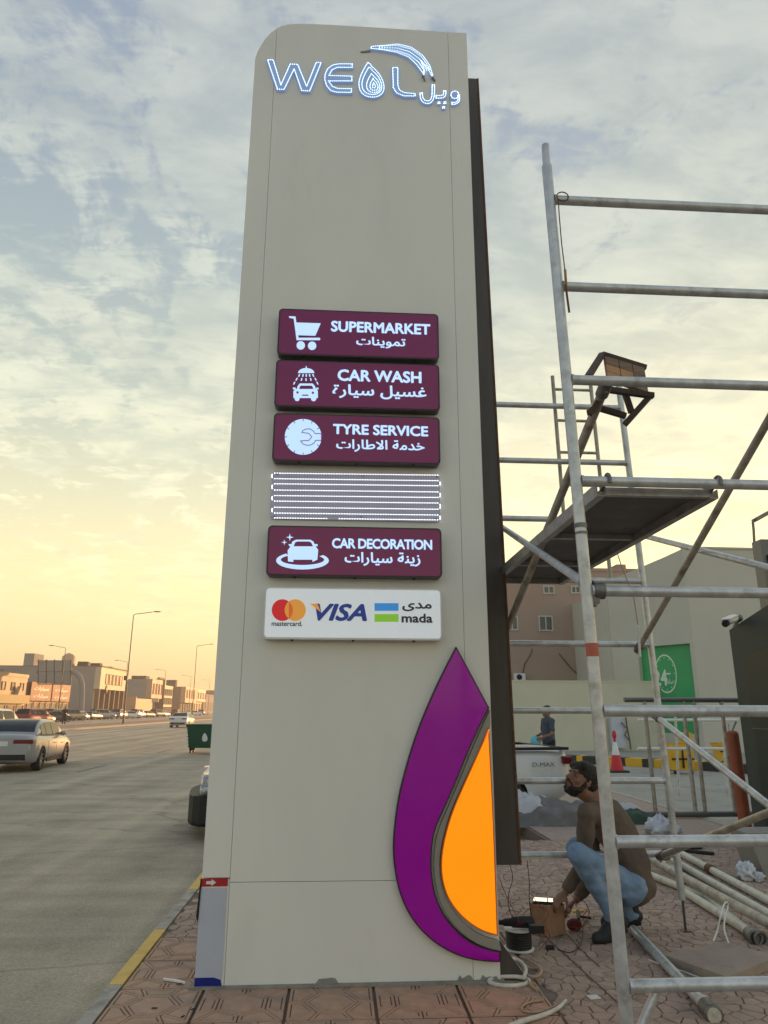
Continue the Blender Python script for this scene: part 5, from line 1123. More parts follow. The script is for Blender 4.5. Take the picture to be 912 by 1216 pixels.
b = MB(); b.path([(1.35,0,1.42),(1.33,0,1.47),(1.20,0,1.50)], .018, 8); o = obj('antenna', b, M['black'], s1)
for k, (x, z, w) in enumerate(((.02,.80,1.2),)): b = MB(); b.obox((x-.01,0,z+.0), (.03,w,.03)); obj('trim_strip', b, M['chrome'], s1)
s2 = vehicle('car', 'white car just ahead of the silver saloon, cut off by the left edge', 'car', SUV, M['p_white'], hi=True); p = atY(2, 850, 26); s2.location = (-13.2, 26.5, RZ); s2.rotation_euler = (0, 0, PI/2)
s3 = vehicle('car', 'distant white saloon driving away beside the second lamp post', 'car', SED, M['p_white'], hi=True); s3.location = (-14.9, 70.5, RZ); s3.rotation_euler = (0, 0, PI/2)
# pickup
PK = dict(L=5.35, W=1.84, deck=[(0,1.05),(.1,1.09),(1.6,1.09),(1.75,1.09),(3.9,1.08),(4.6,1.03),(5.1,.93),(5.35,.72)], cab=(1.6,1.85,3.1,4.1), h=1.76, wheels=(1.15,4.3), wr=.38, zb=.34, spans=((.08,.30),(.34,.56),(.59,.84)), doors=(1.58,2.5,3.5), ww=.24)
pk = vehicle('pickup_truck', 'white pickup truck with black bumper standing behind the sign tower', 'pickup truck', PK, M['p_white'], hi=True, bumper=M['black'])
b = MB(); b.box((.05,-.90,1.085), (1.58,-.80,1.125)); b.box((.05,.80,1.085), (1.58,.90,1.125)); b.box((.02,-.8,1.085),(.10,.8,1.12)); obj('bed_rail', b, M['black'], pk)
rs = []
b = MB()
for x, w, z0, z1 in ((4.72,.935,.24,.74),(4.90,.938,.20,.66),(5.08,.92,.17,.60),(5.22,.87,.165,.57),(5.34,.79,.16,.55),(5.43,.66,.165,.54),(5.48,.42,.17,.53),(5.49,.2,.175,.52)):
    rs.append([Vector((x,-w,z0+.05)),Vector((x,-w,z1)),Vector((x,w,z1)),Vector((x,w,z0+.05)),Vector((x,w*.9,z0)),Vector((x,-w*.9,z0))])
b.rings(rs, True, False); o = obj('front_bumper', b, M['black'], pk); bevel(o, .02, 2)
for k in (-1, 1):
    b = MB(); b.add([(4.72,k*.90,.90),(5.12,k*.885,.70),(5.30,k*.80,.70),(5.40,k*.62,.72),(5.30,k*.62,.80),(5.02,k*.78,.93),(4.72,k*.86,.99)], [tuple(range(7))]); 
    b = MB(); b.ell((5.06,k*.815,.76), (.30,.12,.125), 18, 10, Matrix.Rotation(k*-.35,3,'Z') @ Matrix.Rotation(.28,3,'Y')); o = obj('headlight', b, M['headlamp'], pk)
    b = MB(); b.ell((5.12,k*.93,.47), (.06,.02,.035), 12, 8); obj('fog_lamp', b, M['coupler'], pk)
V_, F_, bd = text_mesh('D-MAX', .03, shear=.1); x0 = min(v[0] for v in V_); x1 = max(v[0] for v in V_); b = MB()
sc = .36/(x1-x0); b.add([(.66-((v[0]-x0)*sc)+.0, .924+.0012+.0003*v[2], .86+v[1]*sc*.75) for v in V_], F_)
o = obj('lettering', b, M['steel'], pk, fix=False)
ang = math.atan2(9.95-10.85, -1.75-3.45); fw = Vector((math.cos(ang), math.sin(ang), 0)); lf = Vector((-fw.y, fw.x, 0))   # left side of the truck faces the camera
pk.location = Vector((3.50, 10.95, RZ)) - lf*.92; pk.rotation_euler = (0, 0, ang)
# far parked cars along the shop fronts
protos = {'white': vehicle('parked_car', 'x', 'car', SED, M['p_white'], hi=False), 'dark': vehicle('parked_car', 'x', 'car', SED, M['p_dark'], hi=False),
          'silver': vehicle('parked_car', 'x', 'car', SUV, M['p_silver'], hi=False), 'red': vehicle('parked_car', 'x', 'car', SUV, M['p_red'], hi=False), 'grey': vehicle('parked_car', 'x', 'car', SUV, M['p_grey'], hi=False)}
used = set()
cars = [(14,'dark',-33,'dark parked car at the left edge under the yellow shop board'),(24,'red',-31,'red parked car beside the white one, left of the brick red shop signs'),(36,'white',-32,'white parked car overlapping the red one, under the brick red signs'),
 (47,'dark',-39,'dark parked car below the left brick red shop sign'),(55,'silver',-39,'silver parked car below the gap between the brick red signs'),(63,'white',-39,'white parked car below the right brick red shop sign'),(71,'grey',-40,'grey parked car just behind the dark figure on the median'),
 (86,'white',-40,'white parked car right of the dark figure, under the curved gantry pole'),(101,'dark',-40,'dark parked car at the foot of the gantry pole'),(107,'silver',-41,'silver parked car catching the light at the left corner of the column shop'),(121,'white',-40,'white parked car in front of the shop with tall columns'),
 (136,'silver',-39,'pale parked car left of the nearest lamp post foot'),(143,'white',-40,'white parked car directly behind the nearest lamp post'),(157,'silver',-40,'silver parked car in front of the low boundary wall'),(168,'dark',-40,'dark parked car at the right end of the low boundary wall'),
 (180,'grey',-40,'grey parked car in front of the tan boxed shop front'),(190,'white',-40,'small white parked car in front of the white gridded building'),(206,'red',-41,'small red parked car at the far windows, left of the moving white saloon'),(222,'white',-41,'white parked car far off between the saloon and the second lamp post'),(238,'silver',-41,'farthest silver parked car just left of the sign tower')]
for i, (px_, kind, X_, lab_) in enumerate(cars):
    p = atX(px_, 856, X_); ro = random.Random(i).uniform(-.3, .3)+(PI/2 if i % 3 else 1.0)
    if kind not in used: o = protos[kind]; used.add(kind); o['label'] = lab_; o['group'] = 'cars parked along the far shop fronts'; o.location = (X_, p.y, RZ); o.rotation_euler = (0, 0, ro)
    else: dup(protos[kind], lab_, (X_, p.y, RZ), ro, 'cars parked along the far shop fronts')

# ================================================================== STREET FURNITURE (left)
bn = thing('waste_container', 'green wheeled waste container with a white drop mark, on the road beside the tower', 'waste container', (-5.2, 29.9, RZ))
b = MB(); b.add([(-5.78,29.6,.05),(-4.42,29.6,.05),(-4.42,30.4,.05),(-5.78,30.4,.05),(-5.86,29.45,.88),(-4.34,29.45,.88),(-4.34,30.55,.88),(-5.86,30.55,.88)], [(0,3,2,1),(4,5,6,7),(0,1,5,4),(1,2,6,5),(2,3,7,6),(3,0,4,7)]); o = obj('body', b, M['binp'], bn); bevel(o, .02, 2)
b = MB(); b.box((-5.90,29.42,.885), (-4.30,30.58,.945)); o = obj('lid', b, M['binp'], bn); bevel(o, .02, 2)
for x in (-5.70, -5.40, -4.80, -4.50):
    for y in (29.7, 30.3):
        if x in (-5.40, -4.80): continue
        b = MB(); b.tube((x-.03,y,-.06),(x+.03,y,-.06),.085,None,14); b.box((x-.05,y-.03,-.05),(x+.05,y+.03,.06)); obj('castor', b, M['black'], bn)
for k in range(6):
    for x in (-5.855+.012*k*-0, -4.33):
        b = MB(); z = .15+k*.12; xx = -5.79-(z-.05)*.095 if x < -5 else -4.41+(z-.05)*.095; b.box((xx-.03, 29.50, z), (xx+.03, 29.62, z+.05)); obj('side_rib', b, M['white'], bn)
b = MB(); P = smooth([(-5.17,.66),(-5.27,.45),(-5.25,.32),(-5.15,.28),(-5.05,.33),(-5.05,.46)], 2)
b.prism(P, 0, .006, lambda u,v,w: (u, 29.6-(v-.05)*.18-.003-w, v)); obj('drop_mark', b, M['filmprint'], bn)

LP = 'street lamps along the road'
def lamp(label, x, y, h, arm, z0=0, r=.09, al=2.6):
    t = thing('street_lamp', label, 'street lamp', (x, y, z0), LP)
    b = MB(); b.tube((x,y,z0),(x,y,h),r,r*.55,12); obj('pole', b, M['pole'], t)
    b = MB(); b.lathe([(r*2,0),(r*2,.05),(r*1.3,.1),(r*1.2,.9)], (x,y,z0), 12); obj('base', b, M['pole'], t)
    b = MB(); b.path([(x,y,h-.02),(x+arm*.1,y,h+.1),(x+arm*(al-.5),y,h+.38)], r*.42, 8); obj('arm', b, M['pole'], t)
    b = MB(); b.ell((x+arm*al,y,h+.42), (.45,.16,.07), 14, 8); obj('lamp_head', b, M['steel'], t)
lamp('nearest street lamp, tall dark pole rising above the far shops', -23.55, 83.4, 11.9, 1)
lamp('second tall street lamp, nearest to the sign tower', -26.2, 135.5, 12.75, 1)
b = MB(); b.box((-23.9,83.2,4.6),(-23.5,83.3,5.1)); t_ = [o for o in S.objects if o.name == 'street_lamp'][0]; obj('small_box', b, M['pole'], t_)
for i, px_ in enumerate((69, 146, 193, 224, 247)):
    p = atX(px_, 845, -42); lamp(['street lamp with arm to the left in front of the gantry board','street lamp with arm to the left beside the grey side wall','street lamp with arm to the left above the white gridded building','faint far street lamp right of the grey block','farthest street lamp beside the sign tower edge'][i], -42, p.y, 10.5, -1, RZ, .08, 2.2)
lamp('lamp head poking in at the left edge of the photo, halfway up', -24.6, 34.2, 10.55, 1, 0, .09, 2.2)
# gantry board seen from the back
gy = 118; gt = thing('road_sign_gantry', 'big grey road sign board seen from behind on a curved pole', 'road sign', (-40, gy, RZ))
gx = atY(96,850,gy).x; P = [Vector((gx, gy, RZ))]; 
for x, y in ((97,838),(97.5,825),(97.5,812),(95,804),(90,799),(84,797),(70,796.5),(44,796.5)): P.append(atY(x, y, gy))
b = MB(); b.path(P, .40, 12); obj('curved_pole', b, M['w_grey'], gt)
for k in range(4):
    for j in range(2):
        x0, x1 = 46+9.6*k, 46+9.6*(k+1)-.7; y0, y1 = (784, 797.3) if j == 0 else (798, 811.5); a = atY(x0, y0, gy-.55); c = atY(x1, y1, gy-.55); b = MB(); b.box((a.x, gy-.62, c.z), (c.x, gy-.55, a.z)); obj('board', b, M['w_grey'], gt)
for k in range(5): a = atY(46+9.6*k-.5, 783, gy-.6); c = atY(46+9.6*k-.5, 812.5, gy-.6); b = MB(); b.tube(a, c, .08, None, 6); obj('board_frame', b, M['pole'], gt)
a = atY(45, 812.3, gy-.45); c = atY(84, 812.3, gy-.45); b = MB(); b.box((a.x, gy-.5, a.z-.08), (c.x, gy-.36, a.z+.05)); obj('bottom_rail', b, M['pole'], gt)

# ================================================================== FAR SIDE BUILDINGS
XF = -50
def bz(px_, py_): return atX(px_, py_, XF).z
def bY(px_): return atX(px_, 845, XF).y
def bldg(label, Y0, Y1, H, depth, wm, z0=RZ, H2=None):
    t = thing('building', label, 'building', (XF-depth/2, (Y0+Y1)/2, z0)); b = MB(); b.box((XF-depth, Y0, z0), (XF, Y1, H)); o = obj('wall', b, M[wm], t)
    b = MB()
    for a, c in (((XF-depth-.1,Y0-.1,H),(XF+.1,Y0+.25,H+.5)),((XF-depth-.1,Y1-.25,H),(XF+.1,Y1+.1,H+.5)),((XF-.15,Y0+.25,H),(XF+.1,Y1-.25,H+.5)),((XF-depth-.1,Y0+.25,H),(XF-depth+.15,Y1-.25,H+.5))): b.box(a, c)
    obj('parapet', b, M[wm], t); return t
def win(t, y0, y1, z0, z1, x=XF, m='glaze', fr='frame', d=.12):
    b = MB(); w = .08
    b.box((x, y0-w, z0-w), (x+d, y0, z1+w)); b.box((x, y1, z0-w), (x+d, y1+w, z1+w)); b.box((x, y0, z0-w), (x+d, y1, z0)); b.box((x, y0, z1), (x+d, y1, z1+w)); f = obj('window', b, M[fr], t)
    b = MB(); b.box((x, y0, z0), (x+.03, y1, z1)); obj('pane', b, M[m], f); return f
def facade(t, Y0, Y1, z0, z1, m, over=.8, name='upper_facade'): b = MB(); b.box((XF+.001, Y0, z0), (XF+over, Y1, z1)); obj(name, b, M[m], t); return XF+over
# column shop
Y0, Y1 = bY(108), bY(140); t = bldg('large two-storey shop with tall columns and an orange-lit upper front', Y0, Y1, 9.4, 21, 'w_grey')
x = facade(t, Y0, Y1, 5.5, 9.9, 'w_cream', 1.2)
n = 5
for k in range(n): a = Y0+3+(Y1-Y0-6)*(k+.15)/n; win(t, a, a+1.6, 6.6, 8.6, x, 'w_tan', 'w_brown')
for k in range(6): yy = Y0+.4+(Y1-Y0-1.2)*k/5; b = MB(); b.box((XF+.3, yy, RZ), (XF+1.1, yy+.6, 5.5)); obj('column', b, M['w_brown'], t)
for k in range(5): yy = Y0+1.1+(Y1-Y0-1.2)*k/5; win(t, yy+.1, yy+(Y1-Y0-1.2)/5-.7, RZ+.2, 5.3, XF, 'glaze', 'w_cream')
b = MB(); b.box((XF-21, Y0+.0, 9.9), (XF+1.3, Y0+.3, 10.1)); b.box((XF+1.0,Y0+.3,9.9),(XF+1.35,Y1,10.15)); obj('cornice', b, M['w_brown'], t)
b = MB(); b.lathe([(.0,.08),(.9,.08),(.9,0)], (x, Y0+4.5, 5.5), 16, 'X'); obj('round_sign', b, M['binp'], t)
for k in range(7): yy = Y0+1+k*2.6; b = MB(); b.box((XF-4-k % 3, yy, 9.9), (XF-2-k % 3, yy+1.6, 10.9+.3*(k % 2))); obj('roof_unit', b, M['dkbox'], t)
YS = Y0; a = atY(23,786,YS); c = atY(36.5,775,YS); b = MB(); b.box((a.x, YS+2, 9.4), (c.x, YS+7, c.z)); obj('stair_head', b, M['w_grey'], t)
a = atY(62,787,YS); c = atY(80,775.5,YS); b = MB(); b.lathe([((c.x-a.x)/2, 9.4-RZ),((c.x-a.x)/2, c.z-.4-RZ),((c.x-a.x)/2*.6, c.z+.1-RZ),(.1, c.z+.4-RZ)], ((a.x+c.x)/2, YS+5, RZ), 8); obj('roof_turret', b, M['w_tan'], t)
# brick-red signs
Y0, Y1 = bY(28), bY(80); t = bldg('low shop with two brick-red boards lettered in white', Y0+.2, Y1, 5.2, 14, 'w_brown')
for k in range(2):
    a, c = Y0+.6+(Y1-Y0-1.2)*k/2, Y0+.6+(Y1-Y0-1.2)*(k+1)/2-.5; b = MB(); b.box((XF+.11, a, 2.8), (XF+.5, c, 5.75)); s_ = obj('sign_board', b, M['w_brick'], t)
    Tm = text_mesh('شركة الاعمار' if False else ('تمر الاسرة' if False else 'سيارات'), .02, True); V_, F_, _b = Tm; xa = min(v[0] for v in V_); xb = max(v[0] for v in V_); L2 = (c-a)*.7
    for zz in (4.55, 3.35): b = MB(); b.add([(XF+.505+.003*v[2], c-(c-a)*.15-(1-(v[0]-xa)/(xb-xa))*0-(xb-v[0])/(xb-xa)*L2, zz+v[1]*.75) for v in V_], F_); obj('lettering', b, M['filmprint'], s_, fix=False)
for k in range(7): a = Y0+.6+(Y1-Y0-1.2)*k/7; win(t, a+.3, a+(Y1-Y0)/7-.5, RZ+.1, 2.5, XF, 'glaze', 'w_cream')
# yellow sign block
Y0, Y1 = bY(-30), bY(28); t = bldg('tan two-storey block with a yellow shop board at the left edge', Y0, Y1, 6.3, 10, 'w_tan')
b = MB(); b.box((XF+.11, Y0, 2.3), (XF+.8, Y1-.2, 3.6)); sb = obj('sign_board', b, M['w_yel'], t)
b = MB(); b.prism([(Y1-4.6,3.6),(Y1-3.0,3.6),(Y1-3.8,4.9)], XF+.12, XF+.7, lambda u,v,w: (w,u,v)); obj('diamond_board', b, M['w_tan'], sb)
for k in range(5): a = Y1-2.5-k*3.2; win(t, a, a+1.1, 4.3, 5.4, XF, 'glaze', 'w_brown')
for k in range(8): a = Y1-3-k*3.2; win(t, a, a+2.4, RZ+.1, 2.0, XF, 'glaze', 'w_yel')
b = MB(); b.box((XF-3,Y1-11,6.8),(XF+.05,Y1-9,7.2)); obj('roof_step', b, M['w_brown'], t)
# grey-walled block with tan upper box
Y0, Y1 = bY(171), bY(184); t = bldg('plain grey-walled block with a glowing tan upper box behind the nearest lamp post', Y0, Y1, 8.6, 12, 'w_grey')
x = facade(t, Y0, Y1, 4.3, 9.2, 'w_tan', 1.5); b = MB(); b.box((XF-9, Y0-16, RZ), (XF+2, Y0-15.5, 4.4)); b.box((XF+1.6,Y0-15.5,RZ),(XF+2,Y0-.2,4.0)); obj('boundary_wall', b, M['w_tan'], t)
for k in range(4): a = Y0+1+k*3; win(t, a, a+1.2, 5.4, 8.0, x, 'w_brown', 'w_brown')
for k in range(4): a = Y0+.7+k*3; win(t, a, a+2.2, RZ+.1, 3.8, XF, 'glaze', 'w_brown')
b = MB(); b.box((XF-2,Y0+1,4.3),(XF+3.2,Y0+1.4,3.3)); obj('sign_board', b, M['w_cream'], t)
# white gridded building
Y0, Y1 = bY(185), bY(203); t = bldg('white building with a regular grid of dark windows', Y0+1.5, Y1, 7.7, 12, 'w_cream')
for j in range(3):
    for k in range(6): a = Y0+2.4+k*(Y1-Y0-2.6)/6; win(t, a, a+1.5, .4+j*2.5, 2.2+j*2.5, XF, 'glaze', 'w_cream', .25)
b = MB(); b.box((XF-1,Y0+1.5-.4,RZ),(XF+1.6,Y0+1.4,9.8)); b.box((XF+1.2,Y0-6,9.4),(XF+1.6,Y0+1.0,9.9)); obj('brown_fin', b, M['w_brown'], t)
b = MB(); b.box((XF-8,Y0+2,7.7),(XF-4,Y0+6,10.6)); obj('roof_unit', b, M['dkbox'], t)
# more blocks
Y0, Y1 = bY(213), bY(227); t = bldg('darker grey block with an orange-lit front right of the gridded building', Y0, Y1, 8.0, 20, 'w_brown'); x = facade(t, Y0, Y1, 3.6, 8.5, 'w_tan', 1.5)
for k in range(4): a = Y0+1.5+k*4; win(t, a, a+1.6, 5, 7.6, x, 'w_brown', 'w_brown')
for k in range(5): a = Y0+1+k*3.7; win(t, a, a+2.6, RZ+.1, 3.2, XF, 'glaze', 'w_brown')
for k in range(3): b = MB(); b.box((XF-17+k*6,Y0+.6,8.5),(XF-14+k*6,Y0+3,9.6+.5*k)); obj('roof_unit', b, M['dkbox'], t)
Y0, Y1 = bY(228.5), bY(239); t = bldg('amber-lit block behind the second lamp post', Y0, Y1, 7.8, 12, 'w_tan'); x = facade(t, Y0, Y1, 4.2, 8.4, 'w_cream', 1.2)
for k in range(4): a = Y0+1.5+k*4.5; win(t, a, a+1.8, RZ+.1, 3.4, XF, 'glaze', 'w_brown'); win(t, a, a+1.6, 5.2, 7.2, x, 'w_brown', 'w_brown')
Y0, Y1 = bY(241), 340; t = bldg('farthest low block at the end of the street', Y0, Y1, 6.6, 16, 'w_grey')
for k in range(8): a = Y0+2+k*6; win(t, a, a+2.4, 1, 4.2, XF, 'glaze', 'w_tan')
t = bldg('dim row of blocks closing the street in the distance', 342, 420, 9.5, 14, 'w_brown'); 
for k in range(10): a = 344+k*7; win(t, a, a+3, 1, 4, XF, 'glaze', 'w_tan')

# ================================================================== RIGHT SIDE
# boundary wall, pink block, beige shop
YW = 30.5; zt = atY(650,808,YW).z
t = thing('boundary_wall', 'long plain cream boundary wall behind the pickup', 'wall', (8.5, YW, -.1)); b = MB(); b.box((3.2, YW, -.1), (atY(746,850,YW).x+1.2, YW+.25, zt-.06)); obj('wall', b, M['creamwall'], t); b = MB(); b.box((3.2, YW-.02, zt-.06), (atY(746,850,YW).x+1.2, YW+.27, zt)); obj('coping', b, M['creamwall'], t)
YP = 38; t = thing('building', 'pink-brown apartment block with small sliding windows behind the cream wall', 'building', (12, YP+6, -.1))
zp = atY(720,678,YP).z; x0, x1 = atY(560,750,YP).x, atY(790,750,YP).x
wins = [(602,733,614,747),(640.5,732.5,655.5,748),(683,733,692,748),(718,735,732,750),(711.5,781,717.5,797),(679,697,688,703.5),(646,697,657,704)]
b = MB(); b.box((x0, YP, -.1), (x1, YP+12, zp)); obj('wall', b, M['pink'], t)
a = atY(736,668,YP); c = atY(748,678,YP); b = MB(); b.box((a.x, YP+.5, zp), (c.x, YP+4, a.z)); obj('roof_block', b, M['pink'], t)
b = MB(); b.box((x0, YP-.05, zp-.02), (x1, YP+.3, zp+.14)); obj('parapet', b, M['pink'], t)
for (xa, ya, xb, yb) in wins:
    a = atY(xa, ya, YP); c = atY(xb, yb, YP); w = .07; b = MB(); y0, y1 = YP-.05, YP-.001
    b.box((a.x-w,y0,c.z-w),(a.x,y1,a.z+w)); b.box((c.x,y0,c.z-w),(c.x+w,y1,a.z+w)); b.box((a.x,y0,c.z-w),(c.x,y1,c.z)); b.box((a.x,y0,a.z),(c.x,y1,a.z+w)); m_ = (a.x+c.x)/2; b.box((m_-.03,y0,c.z),(m_+.03,y1,a.z)); f = obj('window', b, M['frame'], t)
    for u, v in ((a.x, m_-.03), (m_+.03, c.x)): b = MB(); b.box((u, YP-.02, c.z), (v, YP-.002, a.z)); obj('pane', b, M['winglass'], f)
def acunit(lbl, xa, ya, xb, yb, cab):
    a = atY(xa, ya, YP-.4); c = atY(xb, yb, YP-.4); t = thing('air_conditioner', lbl, 'air conditioner', ((a.x+c.x)/2, YP-.4, c.z)); b = MB(); b.box((a.x, YP-.4, c.z), (c.x, YP-.05, a.z)); o = obj('casing', b, M['white'], t); bevel(o, .02, 1)
    b = MB(); r_ = (a.z-c.z)*.38; b.lathe([(r_,0),(r_,-.02),(.0,-.02)], (a.x+(c.x-a.x)*.42, YP-.401, (a.z+c.z)/2), 16, 'Y'); obj('fan_grille', b, M['black'], t)
    b = MB(); b.path([atY(x, y, YP-.06) for x, y in cab], .025, 6); obj('cable', b, M['pole'], t)
acunit('small white air conditioner on the pink wall left of the standing man', 611,799.5,624.5,808.5, [(632,771),(630,778),(623,788),(621,800)]); acunit('air conditioner half hidden by the cream wall beside the near post', 688,804,699,810, [(664,776),(667,780),(678,793),(690,805)])
# beige shop: left wall A turns away, wall B faces the road
PLp, PCp = atY(733,850,32.5), atY(833,850,28.9); PRx = atY(1150,850,29.6)
dA = Vector((PCp.x-PLp.x, PCp.y-PLp.y, 0)); LA = dA.length; dA.normalize(); nA = Vector((dA.y, -dA.x, 0))
if nA.y > 0: nA = -nA
def onA(px_, py_): d = ray(px_, py_); k = (PLp-CAM_O).dot(nA)/d.dot(nA); p = CAM_O+d*k; return ((p-PLp).dot(dA), p.z)
bs = thing('building', 'beige rendered shop with an angled parapet and a green 24 window', 'building', (12, 31, -.1))
mapA = lambda u, v, w: tuple(Vector((PLp.x, PLp.y, 0))+dA*u+nA*w+Vector((0,0,v)))
s0, z1_ = onA(757,770); s1_, z2_ = onA(819,762.5); _, zb_ = onA(800,871); zt_ = (z1_+z2_)/2
zl, zm, zc_ = onA(736,688)[1], onA(790,662)[1], onA(833,647)[1]; sm_ = onA(790,700)[0]
th_ = .3
def wallpiece(P): b = MB(); b.prism(P, 0, -th_, mapA); obj('wall', b, M['beige'], bs)
wallpiece([(0,-.1),(s0,-.1),(s0,zt_),(0,zt_)]); wallpiece([(s1_,-.1),(LA,-.1),(LA,zt_),(s1_,zt_)]); wallpiece([(s0,-.1),(s1_,-.1),(s1_,zb_),(s0,zb_)])
wallpiece([(0,zt_),(LA,zt_),(LA,zc_),(sm_,zm),(0,zl)])
b = MB(); b.prism([(s0,zb_),(s1_,zb_),(s1_,zt_),(s0,zt_)], -.22, -.28, mapA); gp_ = obj('green_panel', b, M['green'], bs)
b = MB(); PRv = Vector((PRx.x, 29.6, 0)); dB = (PRv-Vector((PCp.x,PCp.y,0))); LB = dB.length; dB.normalize(); nB = Vector((dB.y,-dB.x,0)); nB = nB if nB.y < 0 else -nB
b.prism([(0,-.1),(LB,-.1),(LB,zc_+.1),(1.2,zc_+.05),(0,zc_)], 0, -th_, lambda u,v,w: tuple(Vector((PCp.x,PCp.y,0))+dB*(u+.002)+nB*w+Vector((0,0,v)))); obj('front_wall', b, M['beige'], bs)
b = MB(); b.prism([(.1,zc_+.02),(LB,zc_+.12),(LB,zc_+.2),(.1,zc_+.1)], .05, -.35, lambda u,v,w: tuple(Vector((PCp.x,PCp.y,0))+dB*u+nB*w+Vector((0,0,v)))); obj('coping', b, M['beige'], bs)
b = MB(); b.prism([(PLp.x+.4,PLp.y+.3),(PCp.x+.3,PCp.y+.5),(PRx.x,30.2),(PRx.x,45),(PLp.x+.4,45)], zl-.6, zl-.3); b.box((PLp.x+.1, PLp.y+.3, -.1), (PLp.x+.4, 45, zl-.3)); obj('roof', b, M['beige'], bs)
# clock print on the green panel
def onP(px_, py_, off=-.215): d = ray(px_, py_); k = ((PLp+nA*off)-CAM_O).dot(nA)/d.dot(nA); p = CAM_O+d*k; return ((p-PLp).dot(dA), p.z)
cxs, czs = onP(790.5,800); r1 = abs(onP(803.5,800)[0]-cxs); r2 = abs(onP(790.5,777)[1]-czs)
rr_ = max(r1, r2); b = MB()
def clockring(a0, a1, ro, ri, n=36):
    for i in range(n):
        a, c = math.radians(a0+(a1-a0)*i/n), math.radians(a0+(a1-a0)*(i+1)/n)
        b.prism([(cxs+ro*r1*math.sin(a), czs+ro*r2*math.cos(a)),(cxs+ro*r1*math.sin(c), czs+ro*r2*math.cos(c)),(cxs+ri*r1*math.sin(c), czs+ri*r2*math.cos(c)),(cxs+ri*r1*math.sin(a), czs+ri*r2*math.cos(a))], -.217, -.212, mapA)
clockring(-75, 215, 1.0, .92)
for k in range(12):
    a = math.radians(k*30); 
    if k in (8, 9): continue
    for f0, f1 in ((.78,.86),): c, s_ = math.sin(a), math.cos(a); px2, pz2 = math.cos(a)*.025*r1, -math.sin(a)*.025*r2; b.prism([(cxs+f0*r1*c-px2, czs+f0*r2*s_-pz2),(cxs+f1*r1*c-px2, czs+f1*r2*s_-pz2),(cxs+f1*r1*c+px2, czs+f1*r2*s_+pz2),(cxs+f0*r1*c+px2, czs+f0*r2*s_+pz2)], -.217, -.211, mapA)
a = math.radians(215); b.prism([(cxs+1.12*r1*math.sin(a), czs+1.0*r2*math.cos(a)+.12),(cxs+.80*r1*math.sin(a), czs+.80*r2*math.cos(a)+.1),(cxs+1.1*r1*math.sin(a)-.1, czs+1.12*r2*math.cos(a))], -.217, -.211, mapA)
obj('clock_print', b, M['gprint'], gp_)
def writeA(body, rect, arab=False, nm='lettering'):
    V_, F_, bd = text_mesh(body, .03, arab); x0 = min(v[0] for v in V_); x1 = max(v[0] for v in V_); y0 = min(v[1] for v in V_); y1 = max(v[1] for v in V_); b = MB(); q = 0
    for dx, dy in ((0,0),(bd,0),(-bd,0),(0,bd),(0,-bd)):
        b.add([mapA(rect[0]+(v[0]+dx-x0)/(x1-x0)*(rect[1]-rect[0]), rect[2]+(v[1]+dy-y0)/(y1-y0)*(rect[3]-rect[2]), -.216+.0015*(q*4+v[2])*.4) for v in V_], F_); q += 1
    obj(nm, b, M['gprint'], gp_, fix=False)
a = onP(778.5,814); c = onP(791,795.5); writeA('24', (a[0], c[0], a[1], c[1])); a = onP(791.5,812); c = onP(799,806); writeA('ساعة', (a[0], c[0], a[1], c[1]), True)
a = onP(791,801); c = onP(796,798.6); b = MB(); b.prism([(a[0],a[1]),(c[0],a[1]),(c[0],a[1]+.06),(a[0],a[1]+.06)], -.217, -.211, mapA); obj('dash_print', b, M['gprint'], gp_)
# grey service door and box between wall and shop
t = thing('utility_panel', 'pale blue-grey metal panel with wiring on the wall behind the traffic cone', 'panel', atY(735,870,30.2)); a = atY(724,852,30.2); c = atY(743,888,30.2); b = MB(); b.box((a.x, 30.1, c.z), (c.x, 30.4, a.z)); obj('door', b, M['film'], t)
b = MB(); b.path([atY(743,852,30.0), atY(745,866,30.0), atY(748,880,30.0), atY(749,890,30.0)], .03, 6); b.path([atY(738,858,30.0), atY(745,866,30.0), atY(742,873,30.0), atY(748,880,30.0)], .025, 6); obj('conduit', b, M['pole'], t)
# striped kerb
ks = thing('striped_kerb', 'raised kerb painted in black and yellow blocks across the forecourt', 'kerb', (9, 22, -.1))
pts = [(560,889),(684,893),(691,893.5),(711,895),(727,896),(742,898),(762,901),(776,904),(792,906.5),(812,909),(832,911),(854,913.5),(874,916),(905,919)]
def kp(i): x, y = pts[i]; f = (x-560)/345; Y = 25.5-6.5*f; return atY(x, y, Y)
for i in range(len(pts)-1):
    a, c = kp(i), kp(i+1); d = (c-a); 
    a0 = Vector((a.x, a.y, 0)); c0 = Vector((c.x, c.y, 0)); d = (c0-a0).normalized(); n_ = Vector((-d.y, d.x, 0)); b = MB(); z0, z1 = -.1, .13
    b.add([(a0.x,a0.y,z0),(c0.x,c0.y,z0),(c0.x+n_.x*.5,c0.y+n_.y*.5,z0),(a0.x+n_.x*.5,a0.y+n_.y*.5,z0),(a0.x,a0.y,z1),(c0.x,c0.y,z1),(c0.x+n_.x*.5,c0.y+n_.y*.5,z1),(a0.x+n_.x*.5,a0.y+n_.y*.5,z1)], [(0,3,2,1),(4,5,6,7),(0,1,5,4),(1,2,6,5),(2,3,7,6),(3,0,4,7)]); obj('kerb_block', b, M['kyel2'] if i % 2 else M['kblk'], ks)
